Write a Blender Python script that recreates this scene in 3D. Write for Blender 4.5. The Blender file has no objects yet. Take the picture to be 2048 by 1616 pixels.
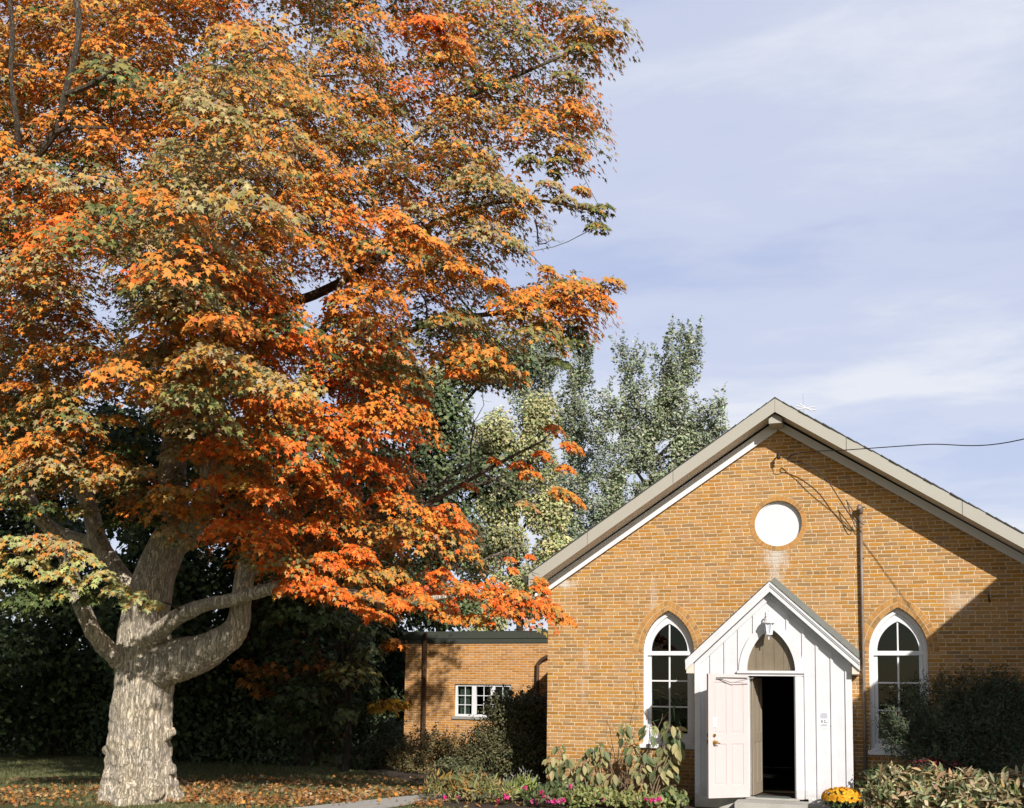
import bpy, bmesh, math, random
import numpy as np
from mathutils import Vector, Matrix, noise as mnoise

random.seed(7)
rng = np.random.default_rng(7)
sc = bpy.context.scene
COL = sc.collection
R = math.radians

# ------------------------------------------------------------------ camera
F_PX, CX, CY, IW, IH = 1987.4, 1024.0, 1217.9, 2048.0, 1616.0
CAM = np.array([1.196, -17.769, 1.871])
_yaw, _pit, _rol = -.3305, .0822, .0125
_c, _s = math.cos(_yaw), math.sin(_yaw)
_r0 = np.array([_c, -_s, 0]); _f0 = np.array([_s, _c, 0]); _z = np.array([0, 0, 1.])
FWD = _f0*math.cos(_pit) + _z*math.sin(_pit)
_u0 = -_f0*math.sin(_pit) + _z*math.cos(_pit)
RGT = _r0*math.cos(_rol) + _u0*math.sin(_rol)
UPV = -_r0*math.sin(_rol) + _u0*math.cos(_rol)
cam = bpy.data.cameras.new('camera')
cam.sensor_fit = 'HORIZONTAL'; cam.sensor_width = 36.0
cam.lens = 36.0*F_PX/IW
cam.shift_y = (CY-IH/2)/IW
cam.clip_start = .1; cam.clip_end = 3000
co = bpy.data.objects.new('camera', cam); COL.objects.link(co)
m = Matrix.Identity(4)
for i in range(3):
    m[i][0], m[i][1], m[i][2], m[i][3] = RGT[i], UPV[i], -FWD[i], CAM[i]
co.matrix_world = m
sc.camera = co

def ray(x, y): return FWD*F_PX + RGT*(x-CX) - UPV*(y-CY)
def at_y(x, y, Y): d = ray(x, y); return CAM + d*((Y-CAM[1])/d[1])
def at_z(x, y, Z): d = ray(x, y); return CAM + d*((Z-CAM[2])/d[2])
def at_d(x, y, D): return CAM + ray(x, y)/F_PX*D
def to_px(P):
    d = np.asarray(P)-CAM; k = d@FWD
    return CX + d@RGT/k*F_PX, CY - d@UPV/k*F_PX

# ------------------------------------------------------------------ light
SA, SB = .72, .70                # how far shadows run left and down per metre of depth
SUN = np.array([SA, -1., SB]); SUN /= np.linalg.norm(SUN)
sl = bpy.data.lights.new('sun', 'SUN'); sl.energy = 5.0; sl.angle = R(.5); sl.color = (1, .95, .88)
so = bpy.data.objects.new('sun', sl); COL.objects.link(so)
so.rotation_euler = Vector(-SUN).to_track_quat('-Z', 'Y').to_euler()
so.location = (10, -20, 25)
vs = sc.view_settings
vs.view_transform = 'Standard'; vs.look = 'None'; vs.gamma = 1; vs.exposure = 0.18
vs.use_curve_mapping = False

# ------------------------------------------------------------------ node helper
class NT:
    def __init__(self, tree):
        self.t = tree; self.t.nodes.clear()
    def n(self, typ, ins=None, **props):
        nd = self.t.nodes.new(typ)
        for k, v in props.items(): setattr(nd, k, v)
        for k, v in (ins or {}).items():
            s = nd.inputs[k]
            if isinstance(v, bpy.types.NodeSocket): self.t.links.new(v, s)
            elif isinstance(v, bpy.types.Node): self.t.links.new(v.outputs[0], s)
            else: s.default_value = v
        return nd
    def m(self, op, a, b=None, c=None):
        ins = {0: a}
        if b is not None: ins[1] = b
        if c is not None: ins[2] = c
        return self.n('ShaderNodeMath', ins, operation=op).outputs[0]
    def mix(self, f, a, b, blend='MIX'):
        nd = self.n('ShaderNodeMix', {0: f, 6: a, 7: b}, data_type='RGBA', blend_type=blend)
        return nd.outputs[2]
    def ramp(self, f, stops, interp='LINEAR'):
        nd = self.n('ShaderNodeValToRGB', {0: f}); cr = nd.color_ramp; cr.interpolation = interp
        while len(cr.elements) < len(stops): cr.elements.new(.5)
        for e, (p, c) in zip(cr.elements, stops):
            e.position = p; e.color = c if len(c) == 4 else (*c, 1)
        return nd.outputs[0]
    def noise(self, v, scale, detail=3, rough=.55, dims='3D', dist=0):
        nd = self.n('ShaderNodeTexNoise', {'Scale': scale, 'Detail': detail, 'Roughness': rough, 'Distortion': dist}, noise_dimensions=dims)
        if v is not None: self.t.links.new(v, nd.inputs['Vector'])
        return nd.outputs[0]
def c4(c): return (c[0], c[1], c[2], 1)

# ------------------------------------------------------------------ world
w = bpy.data.worlds.new('World'); sc.world = w; w.use_nodes = True
N = NT(w.node_tree)
sky = N.n('ShaderNodeTexSky', sky_type='NISHITA', sun_disc=False, sun_elevation=math.asin(SUN[2]),
          sun_rotation=math.atan2(SUN[0], SUN[1]), air_density=1.0, dust_density=.6, ozone_density=1.5)
tc = N.n('ShaderNodeTexCoord')
sep = N.n('ShaderNodeSeparateXYZ', {0: tc.outputs['Generated']})
den = N.m('ADD', N.m('MAXIMUM', sep.outputs[2], 0.0), .22)
cv = N.n('ShaderNodeCombineXYZ', {0: N.m('DIVIDE', sep.outputs[0], den), 1: N.m('DIVIDE', sep.outputs[1], den), 2: 0.0})
cvm = N.n('ShaderNodeMapping', {0: cv.outputs[0], 1: (3.1, 1.7, 0), 2: (0, 0, R(-35)), 3: (1.0, 2.1, 1)})
n1 = N.noise(cvm.outputs[0], 1.05, 9, .56, dist=.35)
n2 = N.noise(cvm.outputs[0], 4.5, 8, .6, dist=.6)
dens = N.m('ADD', N.m('MULTIPLY', n1, .8), N.m('MULTIPLY', n2, .2))
cl = N.ramp(dens, [(.34, (.20,)*3), (.50, (.50,)*3), (.66, (1,)*3)], 'EASE')
low = N.m('MULTIPLY', N.m('SUBTRACT', 1.0, N.m('MINIMUM', N.m('MULTIPLY', N.m('MAXIMUM', sep.outputs[2], 0.0), 3.2), 1.0)), .35)
# clouds and haze lie north; unseen southern sky kept cloudless and dimmed to cut fill
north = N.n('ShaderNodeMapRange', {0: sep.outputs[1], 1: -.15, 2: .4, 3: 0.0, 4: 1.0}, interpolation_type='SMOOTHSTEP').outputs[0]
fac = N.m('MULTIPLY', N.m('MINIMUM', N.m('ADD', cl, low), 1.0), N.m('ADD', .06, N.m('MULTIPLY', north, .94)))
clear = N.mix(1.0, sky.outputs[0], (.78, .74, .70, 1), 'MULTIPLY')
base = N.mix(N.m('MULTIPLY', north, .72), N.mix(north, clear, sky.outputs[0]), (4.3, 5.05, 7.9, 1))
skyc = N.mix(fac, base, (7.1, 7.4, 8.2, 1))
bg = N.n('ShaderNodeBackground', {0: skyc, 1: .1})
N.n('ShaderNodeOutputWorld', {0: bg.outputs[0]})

# ------------------------------------------------------------------ objects helpers
def tag(o, label=None, cat=None, group=None, kind=None):
    if label: o['label'] = label
    if cat: o['category'] = cat
    if group: o['group'] = group
    if kind: o['kind'] = kind
    return o
def thing(name, label, cat, loc=(0, 0, 0), group=None):
    o = bpy.data.objects.new(name, None); COL.objects.link(o)
    o.location = tuple(float(v) for v in loc); o.empty_display_size = .2
    return tag(o, label, cat, group)
def wloc(o):
    v = Vector((0, 0, 0))
    while o is not None: v += o.location; o = o.parent
    return v
def link(name, me, mat, parent=None, smooth=False):
    """me is in world coordinates; moved into the parent's frame"""
    o = bpy.data.objects.new(name, me); COL.objects.link(o)
    if mat is not None:
        me.materials.clear()
        for mm in (mat if isinstance(mat, (list, tuple)) else [mat]): me.materials.append(mm)
    if parent is not None:
        me.transform(Matrix.Translation(-wloc(parent))); o.parent = parent
    if smooth: me.polygons.foreach_set('use_smooth', [True]*len(me.polygons))
    return o
def rebase(o):
    """give a top-level mesh an origin at its base"""
    v = np.empty(len(o.data.vertices)*3); o.data.vertices.foreach_get('co', v); v = v.reshape(-1, 3)
    p = Vector(((v[:, 0].min()+v[:, 0].max())/2, (v[:, 1].min()+v[:, 1].max())/2, v[:, 2].min()))
    o.data.transform(Matrix.Translation(-p)); o.location = p
    return o

class MB:
    """collects pieces into one mesh"""
    def __init__(self): self.v = []; self.f = []; self.c = []; self.n = 0
    def add(self, v, f, col=(1, 1, 1)):
        v = [tuple(map(float, p)) for p in v]
        self.v += v; self.f += [tuple(i+self.n for i in q) for q in f]; self.c += [col]*len(v); self.n += len(v)
    def box(self, x0, x1, y0, y1, z0, z1, col=(1, 1, 1), mat=None):
        v = [(x0, y0, z0), (x1, y0, z0), (x1, y1, z0), (x0, y1, z0), (x0, y0, z1), (x1, y0, z1), (x1, y1, z1), (x0, y1, z1)]
        if mat is not None: v = [mat @ Vector(p) for p in v]
        self.add(v, [(0, 3, 2, 1), (4, 5, 6, 7), (0, 1, 5, 4), (1, 2, 6, 5), (2, 3, 7, 6), (3, 0, 4, 7)], col)
    def prism(self, poly, y0, y1, col=(1, 1, 1)):
        """poly: (x, z) counter-clockwise seen from -y; extruded y0..y1"""
        n = len(poly)
        v = [(x, y0, z) for x, z in poly] + [(x, y1, z) for x, z in poly]
        f = [tuple(range(n)), tuple(range(2*n-1, n-1, -1))] + [(i+n, (i+1) % n+n, (i+1) % n, i) for i in range(n)]
        self.add(v, f, col)
    def tube(self, pts, rad, k=8, col=(1, 1, 1), cap=True):
        pts = np.asarray(pts, float); n = len(pts)
        if np.isscalar(rad): rad = [rad]*n
        tg = np.gradient(pts, axis=0); tg /= np.linalg.norm(tg, axis=1)[:, None]+1e-9
        ref = np.array([0, 0, 1.]) if abs(tg[0][2]) < .9 else np.array([1., 0, 0])
        a = np.cross(tg[0], ref); a /= np.linalg.norm(a)
        v = []
        ang = np.arange(k)/k*2*math.pi
        for i in range(n):
            a = a - tg[i]*(a@tg[i]); a /= np.linalg.norm(a)+1e-9
            b = np.cross(tg[i], a)
            v.append(pts[i]+rad[i]*(np.cos(ang)[:, None]*a+np.sin(ang)[:, None]*b))
        v = np.concatenate(v)
        f = [(i*k+j, i*k+(j+1) % k, (i+1)*k+(j+1) % k, (i+1)*k+j) for i in range(n-1) for j in range(k)]
        if cap: f += [tuple(range(k-1, -1, -1)), tuple((n-1)*k+j for j in range(k))]
        self.add(v, f, col)
    def lathe(self, c, prof, k=20, col=(1, 1, 1)):
        """prof: list of (r, z)"""
        v = [(c[0]+r*math.cos(2*math.pi*j/k), c[1]+r*math.sin(2*math.pi*j/k), c[2]+z) for r, z in prof for j in range(k)]
        n = len(prof)
        f = [(i*k+j, i*k+(j+1) % k, (i+1)*k+(j+1) % k, (i+1)*k+j) for i in range(n-1) for j in range(k)]
        f += [tuple(range(k-1, -1, -1)), tuple((n-1)*k+j for j in range(k))]
        self.add(v, f, col)
    def ball(self, c, r, k=10, col=(1, 1, 1), sz=1.0):
        prof = [(max(1e-4, r*math.sin(math.pi*i/k)), -r*sz*math.cos(math.pi*i/k)) for i in range(k+1)]
        self.lathe(c, prof, k*2, col)
    def mesh(self, name='m'):
        me = bpy.data.meshes.new(name); me.from_pydata(self.v, [], self.f); me.update()
        a = me.color_attributes.new('tint', 'FLOAT_COLOR', 'POINT')
        buf = np.ones((len(self.v), 4), np.float32); buf[:, :3] = np.array(self.c, np.float32)
        a.data.foreach_set('color', buf.ravel())
        return me
    def build(self, name, mat, parent=None, bevel=0, smooth=False):
        me = self.mesh(name)
        if bevel:
            bm = bmesh.new(); bm.from_mesh(me)
            es = [e for e in bm.edges if len(e.link_faces) == 2 and e.calc_face_angle(0) > .5]
            bmesh.ops.bevel(bm, geom=es, offset=bevel, segments=2, affect='EDGES', profile=.6)
            bm.to_mesh(me); bm.free()
        return link(name, me, mat, parent, smooth)

def sheet(loops, y0, y1, name='s'):
    """filled outline with holes; loops of (x, z); solid between y0 and y1"""
    cu = bpy.data.curves.new(name, 'CURVE'); cu.dimensions = '2D'; cu.fill_mode = 'BOTH'
    cu.extrude = abs(y1-y0)/2
    for lp in loops:
        s = cu.splines.new('POLY'); s.points.add(len(lp)-1); s.use_cyclic_u = True
        for p, (x, z) in zip(s.points, lp): p.co = (x, z, 0, 1)
    o = bpy.data.objects.new(name, cu); COL.objects.link(o)
    dg = bpy.context.evaluated_depsgraph_get()
    me = bpy.data.meshes.new_from_object(o.evaluated_get(dg))
    bpy.data.objects.remove(o); bpy.data.curves.remove(cu)
    M = Matrix(((1, 0, 0, 0), (0, 0, -1, (y0+y1)/2), (0, 1, 0, 0), (0, 0, 0, 1)))
    me.transform(M); me.update()
    return me
def gothic(cx, hw, zs, za, n=14, zb=None):
    """pointed arch outline (x, z) from lower right, over the apex, to lower left"""
    h = za-zs; Rr = (hw*hw+h*h)/(2*hw)
    pts = []
    th = math.asin(min(1, h/Rr))
    for i in range(n+1):
        a = th*i/n; pts.append((cx+hw-Rr+Rr*math.cos(a), zs+Rr*math.sin(a)))
    for i in range(n-1, -1, -1):
        a = th*i/n; pts.append((cx-hw+Rr-Rr*math.cos(a), zs+Rr*math.sin(a)))
    if zb is not None: pts = [(cx+hw, zb)] + pts + [(cx-hw, zb)]
    return pts
def circle(cx, cz, r, n=48): return [(cx+r*math.cos(2*math.pi*i/n), cz+r*math.sin(2*math.pi*i/n)) for i in range(n)]
def rect(x0, x1, z0, z1): return [(x0, z0), (x1, z0), (x1, z1), (x0, z1)]
def join_meshes(mes):
    bm = bmesh.new()
    for me in mes: bm.from_mesh(me)
    out = bpy.data.meshes.new('j'); bm.to_mesh(out); bm.free()
    for me in mes: bpy.data.meshes.remove(me)
    return out

# ------------------------------------------------------------------ materials
def new_mat(name):
    mt = bpy.data.materials.new(name); mt.use_nodes = True
    return mt, NT(mt.node_tree)
def out(N, sh): N.n('ShaderNodeOutputMaterial', {0: sh})
def paint(name, col, rough=.55, dirt=.12, dirtcol=(.25, .22, .17), bump=.15, scale=6, metal=0, spec=.4, grain=None, foot=0):
    mt, N = new_mat(name)
    tc = N.n('ShaderNodeTexCoord').outputs['Object']
    a = N.noise(tc, scale, 6, .62); b = N.noise(tc, scale*9, 4, .6)
    f = N.m('MULTIPLY', N.ramp(a, [(.42, (0,)*3), (.72, (1,)*3)]), dirt)
    f = N.m('ADD', f, N.m('MULTIPLY', N.ramp(b, [(.5, (0,)*3), (.75, (1,)*3)]), dirt*.6))
    cc = N.mix(f, c4(col), c4(dirtcol))
    if foot:    # splashed earth and flaking near the ground
        z_ = N.n('ShaderNodeSeparateXYZ', {0: tc}).outputs[2]
        k_ = N.n('ShaderNodeMapRange', {0: N.m('ADD', z_, N.m('MULTIPLY', N.m('SUBTRACT', N.noise(tc, 7, 6, .7), .5), .9)), 1: .05, 2: .42, 3: foot, 4: 0.0}).outputs[0]
        cc = N.mix(k_, cc, c4((.40, .37, .31)))
        f2 = N.m('MULTIPLY', N.ramp(N.noise(tc, 46, 3, .6), [(.68, (0,)*3), (.71, (1,)*3)]), N.ramp(a, [(.5, (0,)*3), (.6, (1,)*3)]))
        cc = N.mix(N.m('MULTIPLY', f2, .5), cc, c4((.42, .37, .30)))
    h = b
    if grain:
        mp = N.n('ShaderNodeMapping', {0: tc, 3: grain})
        g = N.noise(mp.outputs[0], 10, 5, .6)
        cc = N.mix(N.m('MULTIPLY', g, .25), cc, c4([v*.6 for v in col])); h = g
    bp = N.n('ShaderNodeBump', {'Strength': bump, 'Distance': .01, 'Height': h})
    p = N.n('ShaderNodeBsdfPrincipled', {'Base Color': cc, 'Roughness': rough, 'Metallic': metal, 'Specular IOR Level': spec, 'Normal': bp.outputs[0]})
    out(N, p.outputs[0]); return mt

def brick_mat(name, ch, bl, mort, cols, mcol, header=6, stain=None, bump=.9):
    mt, N = new_mat(name)
    tc = N.n('ShaderNodeTexCoord').outputs['Object']
    wob = N.n('ShaderNodeTexNoise', {'Vector': tc, 'Scale': 9.0, 'Detail': 2.0})
    wv = N.n('ShaderNodeVectorMath', {0: wob.outputs['Color'], 1: (.5, .5, .5)}, operation='SUBTRACT').outputs[0]
    wv = N.n('ShaderNodeVectorMath', {0: wv, 'Scale': .014}, operation='SCALE').outputs[0]
    p = N.n('ShaderNodeVectorMath', {0: tc, 1: wv}, operation='ADD').outputs[0]
    s = N.n('ShaderNodeSeparateXYZ', {0: p})
    u = N.m('ADD', s.outputs[0], s.outputs[1]); v = s.outputs[2]
    rowf = N.m('DIVIDE', v, ch); row = N.m('FLOOR', rowf); fv = N.m('SUBTRACT', rowf, row)
    rr = N.n('ShaderNodeTexWhiteNoise', {'W': row}, noise_dimensions='1D').outputs[0]
    if header:
        hd = N.m('LESS_THAN', N.m('FLOORED_MODULO', row, float(header)), .5)
    else: hd = 0.0
    L = N.m('SUBTRACT', bl, N.m('MULTIPLY', hd, bl*.5)) if header else bl
    par = N.m('MULTIPLY', N.m('FLOORED_MODULO', row, 2.0), .5)
    uf = N.m('ADD', N.m('DIVIDE', u, L), N.m('ADD', par, N.m('MULTIPLY', rr, .28 if header else .05)))
    ci = N.m('FLOOR', uf); fu = N.m('SUBTRACT', uf, ci)
    idv = N.n('ShaderNodeCombineXYZ', {0: ci, 1: row, 2: 0.0}).outputs[0]
    wn = N.n('ShaderNodeTexWhiteNoise', {'Vector': idv}, noise_dimensions='3D')
    du = N.m('MULTIPLY', N.m('MINIMUM', fu, N.m('SUBTRACT', 1.0, fu)), L)
    dv = N.m('MULTIPLY', N.m('MINIMUM', fv, N.m('SUBTRACT', 1.0, fv)), ch)
    d = N.m('MINIMUM', du, dv)
    edge = N.n('ShaderNodeMapRange', {0: d, 1: mort*.5-.0025, 2: mort*.5+.003, 3: 0.0, 4: 1.0}).outputs[0]
    stops = [(i/len(cols), c) for i, c in enumerate(cols)]
    bc = N.ramp(wn.outputs[0], stops, 'CONSTANT')
    wn2 = N.n('ShaderNodeSeparateColor', {0: wn.outputs[1]})
    mp = N.n('ShaderNodeMapping', {0: tc, 3: (1, 1, 5)})
    g1 = N.noise(mp.outputs[0], 22, 5, .65)
    g2 = N.noise(tc, 1.1, 4, .6); g3 = N.noise(tc, 60, 3, .6)
    val = N.m('ADD', .67, N.m('ADD', N.m('MULTIPLY', wn2.outputs[1], .20), N.m('ADD', N.m('MULTIPLY', g1, .42), N.m('MULTIPLY', N.m('SUBTRACT', g3, .5), .35))))
    val = N.m('MULTIPLY', val, N.m('ADD', .8, N.m('MULTIPLY', g2, .4)))
    hsv = N.n('ShaderNodeHueSaturation', {'Color': bc, 'Value': val, 'Saturation': N.m('ADD', .9, N.m('MULTIPLY', wn2.outputs[2], .2))})
    mo = N.mix(N.ramp(N.noise(tc, 9, 4, .6), [(.3, (0,)*3), (.6, (1,)*3)]), c4([v*.62 for v in mcol]), c4(mcol))
    cc = N.mix(edge, mo, hsv.outputs[0])
    # dark sooty bricks scattered
    soot = N.ramp(N.noise(tc, 3.2, 5, .7), [(.56, (0,)*3), (.75, (1,)*3)])
    cc = N.mix(N.m('MULTIPLY', soot, .22), cc, (.09, .065, .03, 1))
    damp = N.n('ShaderNodeMapRange', {0: N.m('ADD', s.outputs[2], N.m('MULTIPLY', N.m('SUBTRACT', N.noise(tc, 2.3, 6, .65), .5), 1.6)), 1: .1, 2: .9, 3: .45, 4: 0.0}).outputs[0]
    cc = N.mix(damp, cc, (.16, .10, .05, 1))
    if stain:
        f = None
        for (sx, sz, wx, wz, amt) in stain:
            ax = N.m('DIVIDE', N.m('SUBTRACT', s.outputs[0], sx), wx); az = N.m('DIVIDE', N.m('SUBTRACT', s.outputs[2], sz), wz)
            dd = N.m('SQRT', N.m('ADD', N.m('MULTIPLY', ax, ax), N.m('MULTIPLY', az, az)))
            nz = N.noise(N.n('ShaderNodeMapping', {0: tc, 3: (1, 1, .45)}).outputs[0], 11, 6, .7)
            k = N.n('ShaderNodeMapRange', {0: N.m('ADD', dd, N.m('MULTIPLY', N.m('SUBTRACT', nz, .5), 2.6)), 1: 1.0, 2: .25, 3: 0.0, 4: amt}).outputs[0]
            f = k if f is None else N.m('MAXIMUM', f, k)
        cc = N.mix(f, cc, (.62, .58, .52, 1))
    hgt = N.m('ADD', edge, N.m('MULTIPLY', g1, .35))
    bp = N.n('ShaderNodeBump', {'Strength': bump, 'Distance': .006, 'Height': hgt})
    pr = N.n('ShaderNodeBsdfPrincipled', {'Base Color': cc, 'Roughness': .85, 'Specular IOR Level': .25, 'Normal': bp.outputs[0]})
    out(N, pr.outputs[0]); return mt

BR = [tuple(v*k_ for v, k_ in zip(c_, (.91, .945, .95))) for c_ in [(.50, .245, .075), (.49, .235, .072), (.52, .265, .085), (.46, .215, .068), (.51, .25, .072), (.39, .20, .07), (.50, .24, .072), (.52, .275, .085), (.36, .195, .075), (.48, .235, .075)]]
M_BRICK = brick_mat('church_brick', .0655, .232, .0150, BR, (.70, .54, .34), 6,
                    stain=[(-.05, 4.27, .26, .36, .75), (-.05, 3.85, .16, .45, .5), (-3.45, 2.55, .07, .35, .25), (-3.5, 1.95, .05, .4, .2), (-3.86, 3.87, .28, .09, .9), (-2.2, 3.55, .08, .5, .3), (2.9, 3.4, .3, .25, .3)])
M_BRICK2 = brick_mat('annex_brick', .0617, .215, .0145, [(.50, .235, .07), (.46, .21, .062), (.54, .265, .085), (.42, .19, .058), (.51, .24, .07)], (.72, .54, .34), 0)
def tint_mat(name, rough=.85, bump=.5):
    mt, N = new_mat(name)
    at = N.n('ShaderNodeAttribute', attribute_name='tint').outputs[0]
    tc = N.n('ShaderNodeTexCoord').outputs['Object']
    g = N.noise(tc, 34, 5, .65)
    cc = N.n('ShaderNodeHueSaturation', {'Color': at, 'Value': N.m('ADD', .7, N.m('MULTIPLY', g, .6))}).outputs[0]
    bp = N.n('ShaderNodeBump', {'Strength': bump, 'Distance': .006, 'Height': g})
    out(N, N.n('ShaderNodeBsdfPrincipled', {'Base Color': cc, 'Roughness': rough, 'Specular IOR Level': .25, 'Normal': bp.outputs[0]}).outputs[0])
    return mt
M_VOUS = tint_mat('arch_brick')
M_MORT = paint('mortar', (.56, .41, .23), .9, .3, (.3, .22, .12))
M_WHITE = paint('white_paint', (.73, .735, .76), .5, .10, (.5, .47, .40), .25, 5)
M_PORCH = paint('porch_white_paint', (.72, .725, .76), .5, .26, (.50, .46, .39), .4, 4, grain=(1, 1, .12), foot=.75)
M_DOOR = paint('pale_pink_door_paint', (.63, .55, .545), .45, .08, (.5, .42, .36), .15, 4, grain=(1, 1, .1))
M_TAN = paint('tan_inner_door_paint', (.33, .275, .21), .5, .12, (.2, .16, .12), .15)
M_FASCIA = paint('taupe_fascia_metal', (.42, .40, .345), .5, .08, (.25, .23, .19), .05, 3)
M_SOFFIT = paint('pale_soffit_paint', (.74, .66, .56), .6, .18, (.40, .33, .26), .2, 4, grain=(1, 1, .4))
M_SHINGLE = paint('dark_shingle', (.06, .06, .055), .9, .4, (.13, .13, .12), .8, 14)
M_SHINGLE2 = paint('grey_flashing', (.22, .225, .20), .6, .3, (.14, .14, .12), .3, 9)
M_DKGREEN = paint('dark_green_metal', (.055, .062, .05), .45, .15, (.09, .09, .08), .05, 3)
M_BROWN = paint('brown_downpipe_metal', (.075, .042, .024), .45, .2, (.12, .08, .05), .1, 6)
M_PIPE = paint('weathered_conduit', (.20, .15, .12), .5, .5, (.34, .30, .27), .2, 8, metal=.2)
M_BLACK = paint('black_rubber', (.02, .02, .022), .6, .1, (.05, .05, .05))
M_BRASS = paint('brass', (.62, .43, .15), .3, .1, (.3, .2, .08), 0, metal=.9)
M_STEEL = paint('satin_steel', (.5, .5, .5), .35, .1, (.3, .3, .3), 0, metal=.8)
M_CONC = paint('concrete', (.40, .385, .35), .9, .4, (.26, .245, .21), .5, 5)
M_STONE = paint('stone_sill', (.32, .31, .28), .9, .3, (.2, .19, .17), .4, 6)
M_PLANK = paint('brown_plank', (.19, .15, .10), .45, .35, (.30, .25, .18), .3, 3, grain=(1, 1, .08))
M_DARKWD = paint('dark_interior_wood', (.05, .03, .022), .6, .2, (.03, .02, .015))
M_DARK = paint('unlit_interior_plaster', (.012, .012, .014), .9, .1, (.008, .008, .01))  # near-black so the rooms look unlit; the gloom is in the colour
M_MAT = paint('grey_rubber_mat', (.10, .115, .11), .8, .5, (.18, .19, .18), .6, 20)
M_SOIL = paint('dark_soil', (.045, .032, .022), .95, .5, (.09, .065, .04), 1.0, 8)
M_CURT = paint('curtain', (.45, .42, .36), .9, .1, (.3, .28, .24), .1)
M_PAPER = paint('paper', (.74, .75, .80), .7, .03, (.6, .6, .6), 0)
M_INK = paint('printed_ink', (.30, .31, .36), .8, .1, (.4, .4, .45), 0)
M_INKDK = paint('dark_printed_ink', (.10, .10, .11), .8, .1, (.2, .2, .2), 0)

def glass_mat(name, tint=(.55, .6, .58)):
    mt, N = new_mat(name)
    tc = N.n('ShaderNodeTexCoord').outputs['Object']
    bp = N.n('ShaderNodeBump', {'Strength': .06, 'Distance': .02, 'Height': N.noise(tc, 3, 3, .5)})
    g = N.n('ShaderNodeBsdfGlossy', {'Color': (1, 1, 1, 1), 'Roughness': .03, 'Normal': bp.outputs[0]})
    t = N.n('ShaderNodeBsdfTransparent', {'Color': c4(tint)})
    fr = N.n('ShaderNodeFresnel', {'IOR': 1.36, 'Normal': bp.outputs[0]})
    ms = N.n('ShaderNodeMixShader', {0: fr.outputs[0], 1: t.outputs[0], 2: g.outputs[0]})
    out(N, ms.outputs[0]); return mt
M_GLASS = glass_mat('window_glass', (.62, .70, .68))

def leaf_mat(name, trans=.30, rough=.55, spec=.25):
    mt, N = new_mat(name)
    at = N.n('ShaderNodeAttribute', attribute_name='tint').outputs[0]
    p = N.n('ShaderNodeBsdfPrincipled', {'Base Color': at, 'Roughness': rough, 'Specular IOR Level': spec})
    t = N.n('ShaderNodeBsdfTranslucent', {'Color': at})
    ms = N.n('ShaderNodeMixShader', {0: trans, 1: p.outputs[0], 2: t.outputs[0]})
    out(N, ms.outputs[0]); return mt
M_LEAF = leaf_mat('leaf', .24, .5, .3); M_LEAFD = leaf_mat('matte_leaf', .15, .6, .25)
M_PETAL = leaf_mat('petal', .2, .7, .1)

def bark_mat(name, c1, c2, crack, sc_=1.0):
    mt, N = new_mat(name)
    tc = N.n('ShaderNodeTexCoord').outputs['Object']
    wob = N.n('ShaderNodeTexNoise', {'Vector': tc, 'Scale': 5.0*sc_, 'Detail': 3.0})
    wv = N.n('ShaderNodeVectorMath', {0: wob.outputs['Color'], 'Scale': .07/sc_}, operation='SCALE').outputs[0]
    p = N.n('ShaderNodeVectorMath', {0: tc, 1: wv}, operation='ADD').outputs[0]
    mp = N.n('ShaderNodeMapping', {0: p, 3: (1, 1, .16)})
    mp2 = N.n('ShaderNodeMapping', {0: p, 3: (1, 1, .085)})
    r1 = N.m('ABSOLUTE', N.m('SUBTRACT', N.noise(mp2.outputs[0], 15*sc_, 5, .62), .5))
    r2 = N.m('ABSOLUTE', N.m('SUBTRACT', N.noise(mp.outputs[0], 22*sc_, 4, .6), .5))
    ck = N.m('MULTIPLY', N.n('ShaderNodeMapRange', {0: r1, 1: .0, 2: .03, 3: 0.0, 4: 1.0}).outputs[0],
             N.m('ADD', .45, N.m('MULTIPLY', .55, N.n('ShaderNodeMapRange', {0: r2, 1: .0, 2: .05, 3: 0.0, 4: 1.0}).outputs[0])))
    n1 = N.noise(mp.outputs[0], 30*sc_, 7, .68); n2 = N.noise(tc, 2.2, 4, .6)
    cc = N.mix(N.ramp(n1, [(.3, (0,)*3), (.7, (1,)*3)]), c4(c1), c4(c2))
    cc = N.mix(N.m('MULTIPLY', N.ramp(n2, [(.45, (0,)*3), (.7, (1,)*3)]), .35), cc, c4((c2[0]*1.15, c2[1]*1.05, c2[2]*.8)))
    cc = N.mix(N.m('MULTIPLY', N.m('SUBTRACT', 1.0, ck), N.m('ADD', .1, N.m('MULTIPLY', n1, .8))), cc, c4(crack))
    h = N.m('ADD', ck, N.m('MULTIPLY', n1, .6))
    bp = N.n('ShaderNodeBump', {'Strength': .9, 'Distance': .03, 'Height': h})
    out(N, N.n('ShaderNodeBsdfPrincipled', {'Base Color': cc, 'Roughness': .9, 'Specular IOR Level': .15, 'Normal': bp.outputs[0]}).outputs[0])
    return mt
M_BARK = bark_mat('maple_bark', (.44, .375, .29), (.68, .60, .49), (.09, .07, .05))
M_TWIG = bark_mat('grey_twig_bark', (.20, .18, .15), (.34, .31, .27), (.1, .09, .07), 2)
M_YOUNG = bark_mat('young_branch_bark', (.10, .08, .062), (.18, .15, .12), (.05, .04, .03), 2)
M_BARKD = bark_mat('dark_bark', (.05, .042, .034), (.09, .075, .06), (.02, .018, .015))
M_STEM = paint('pale_brown_stem', (.22, .15, .09), .8, .3, (.3, .24, .17), .2)

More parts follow.
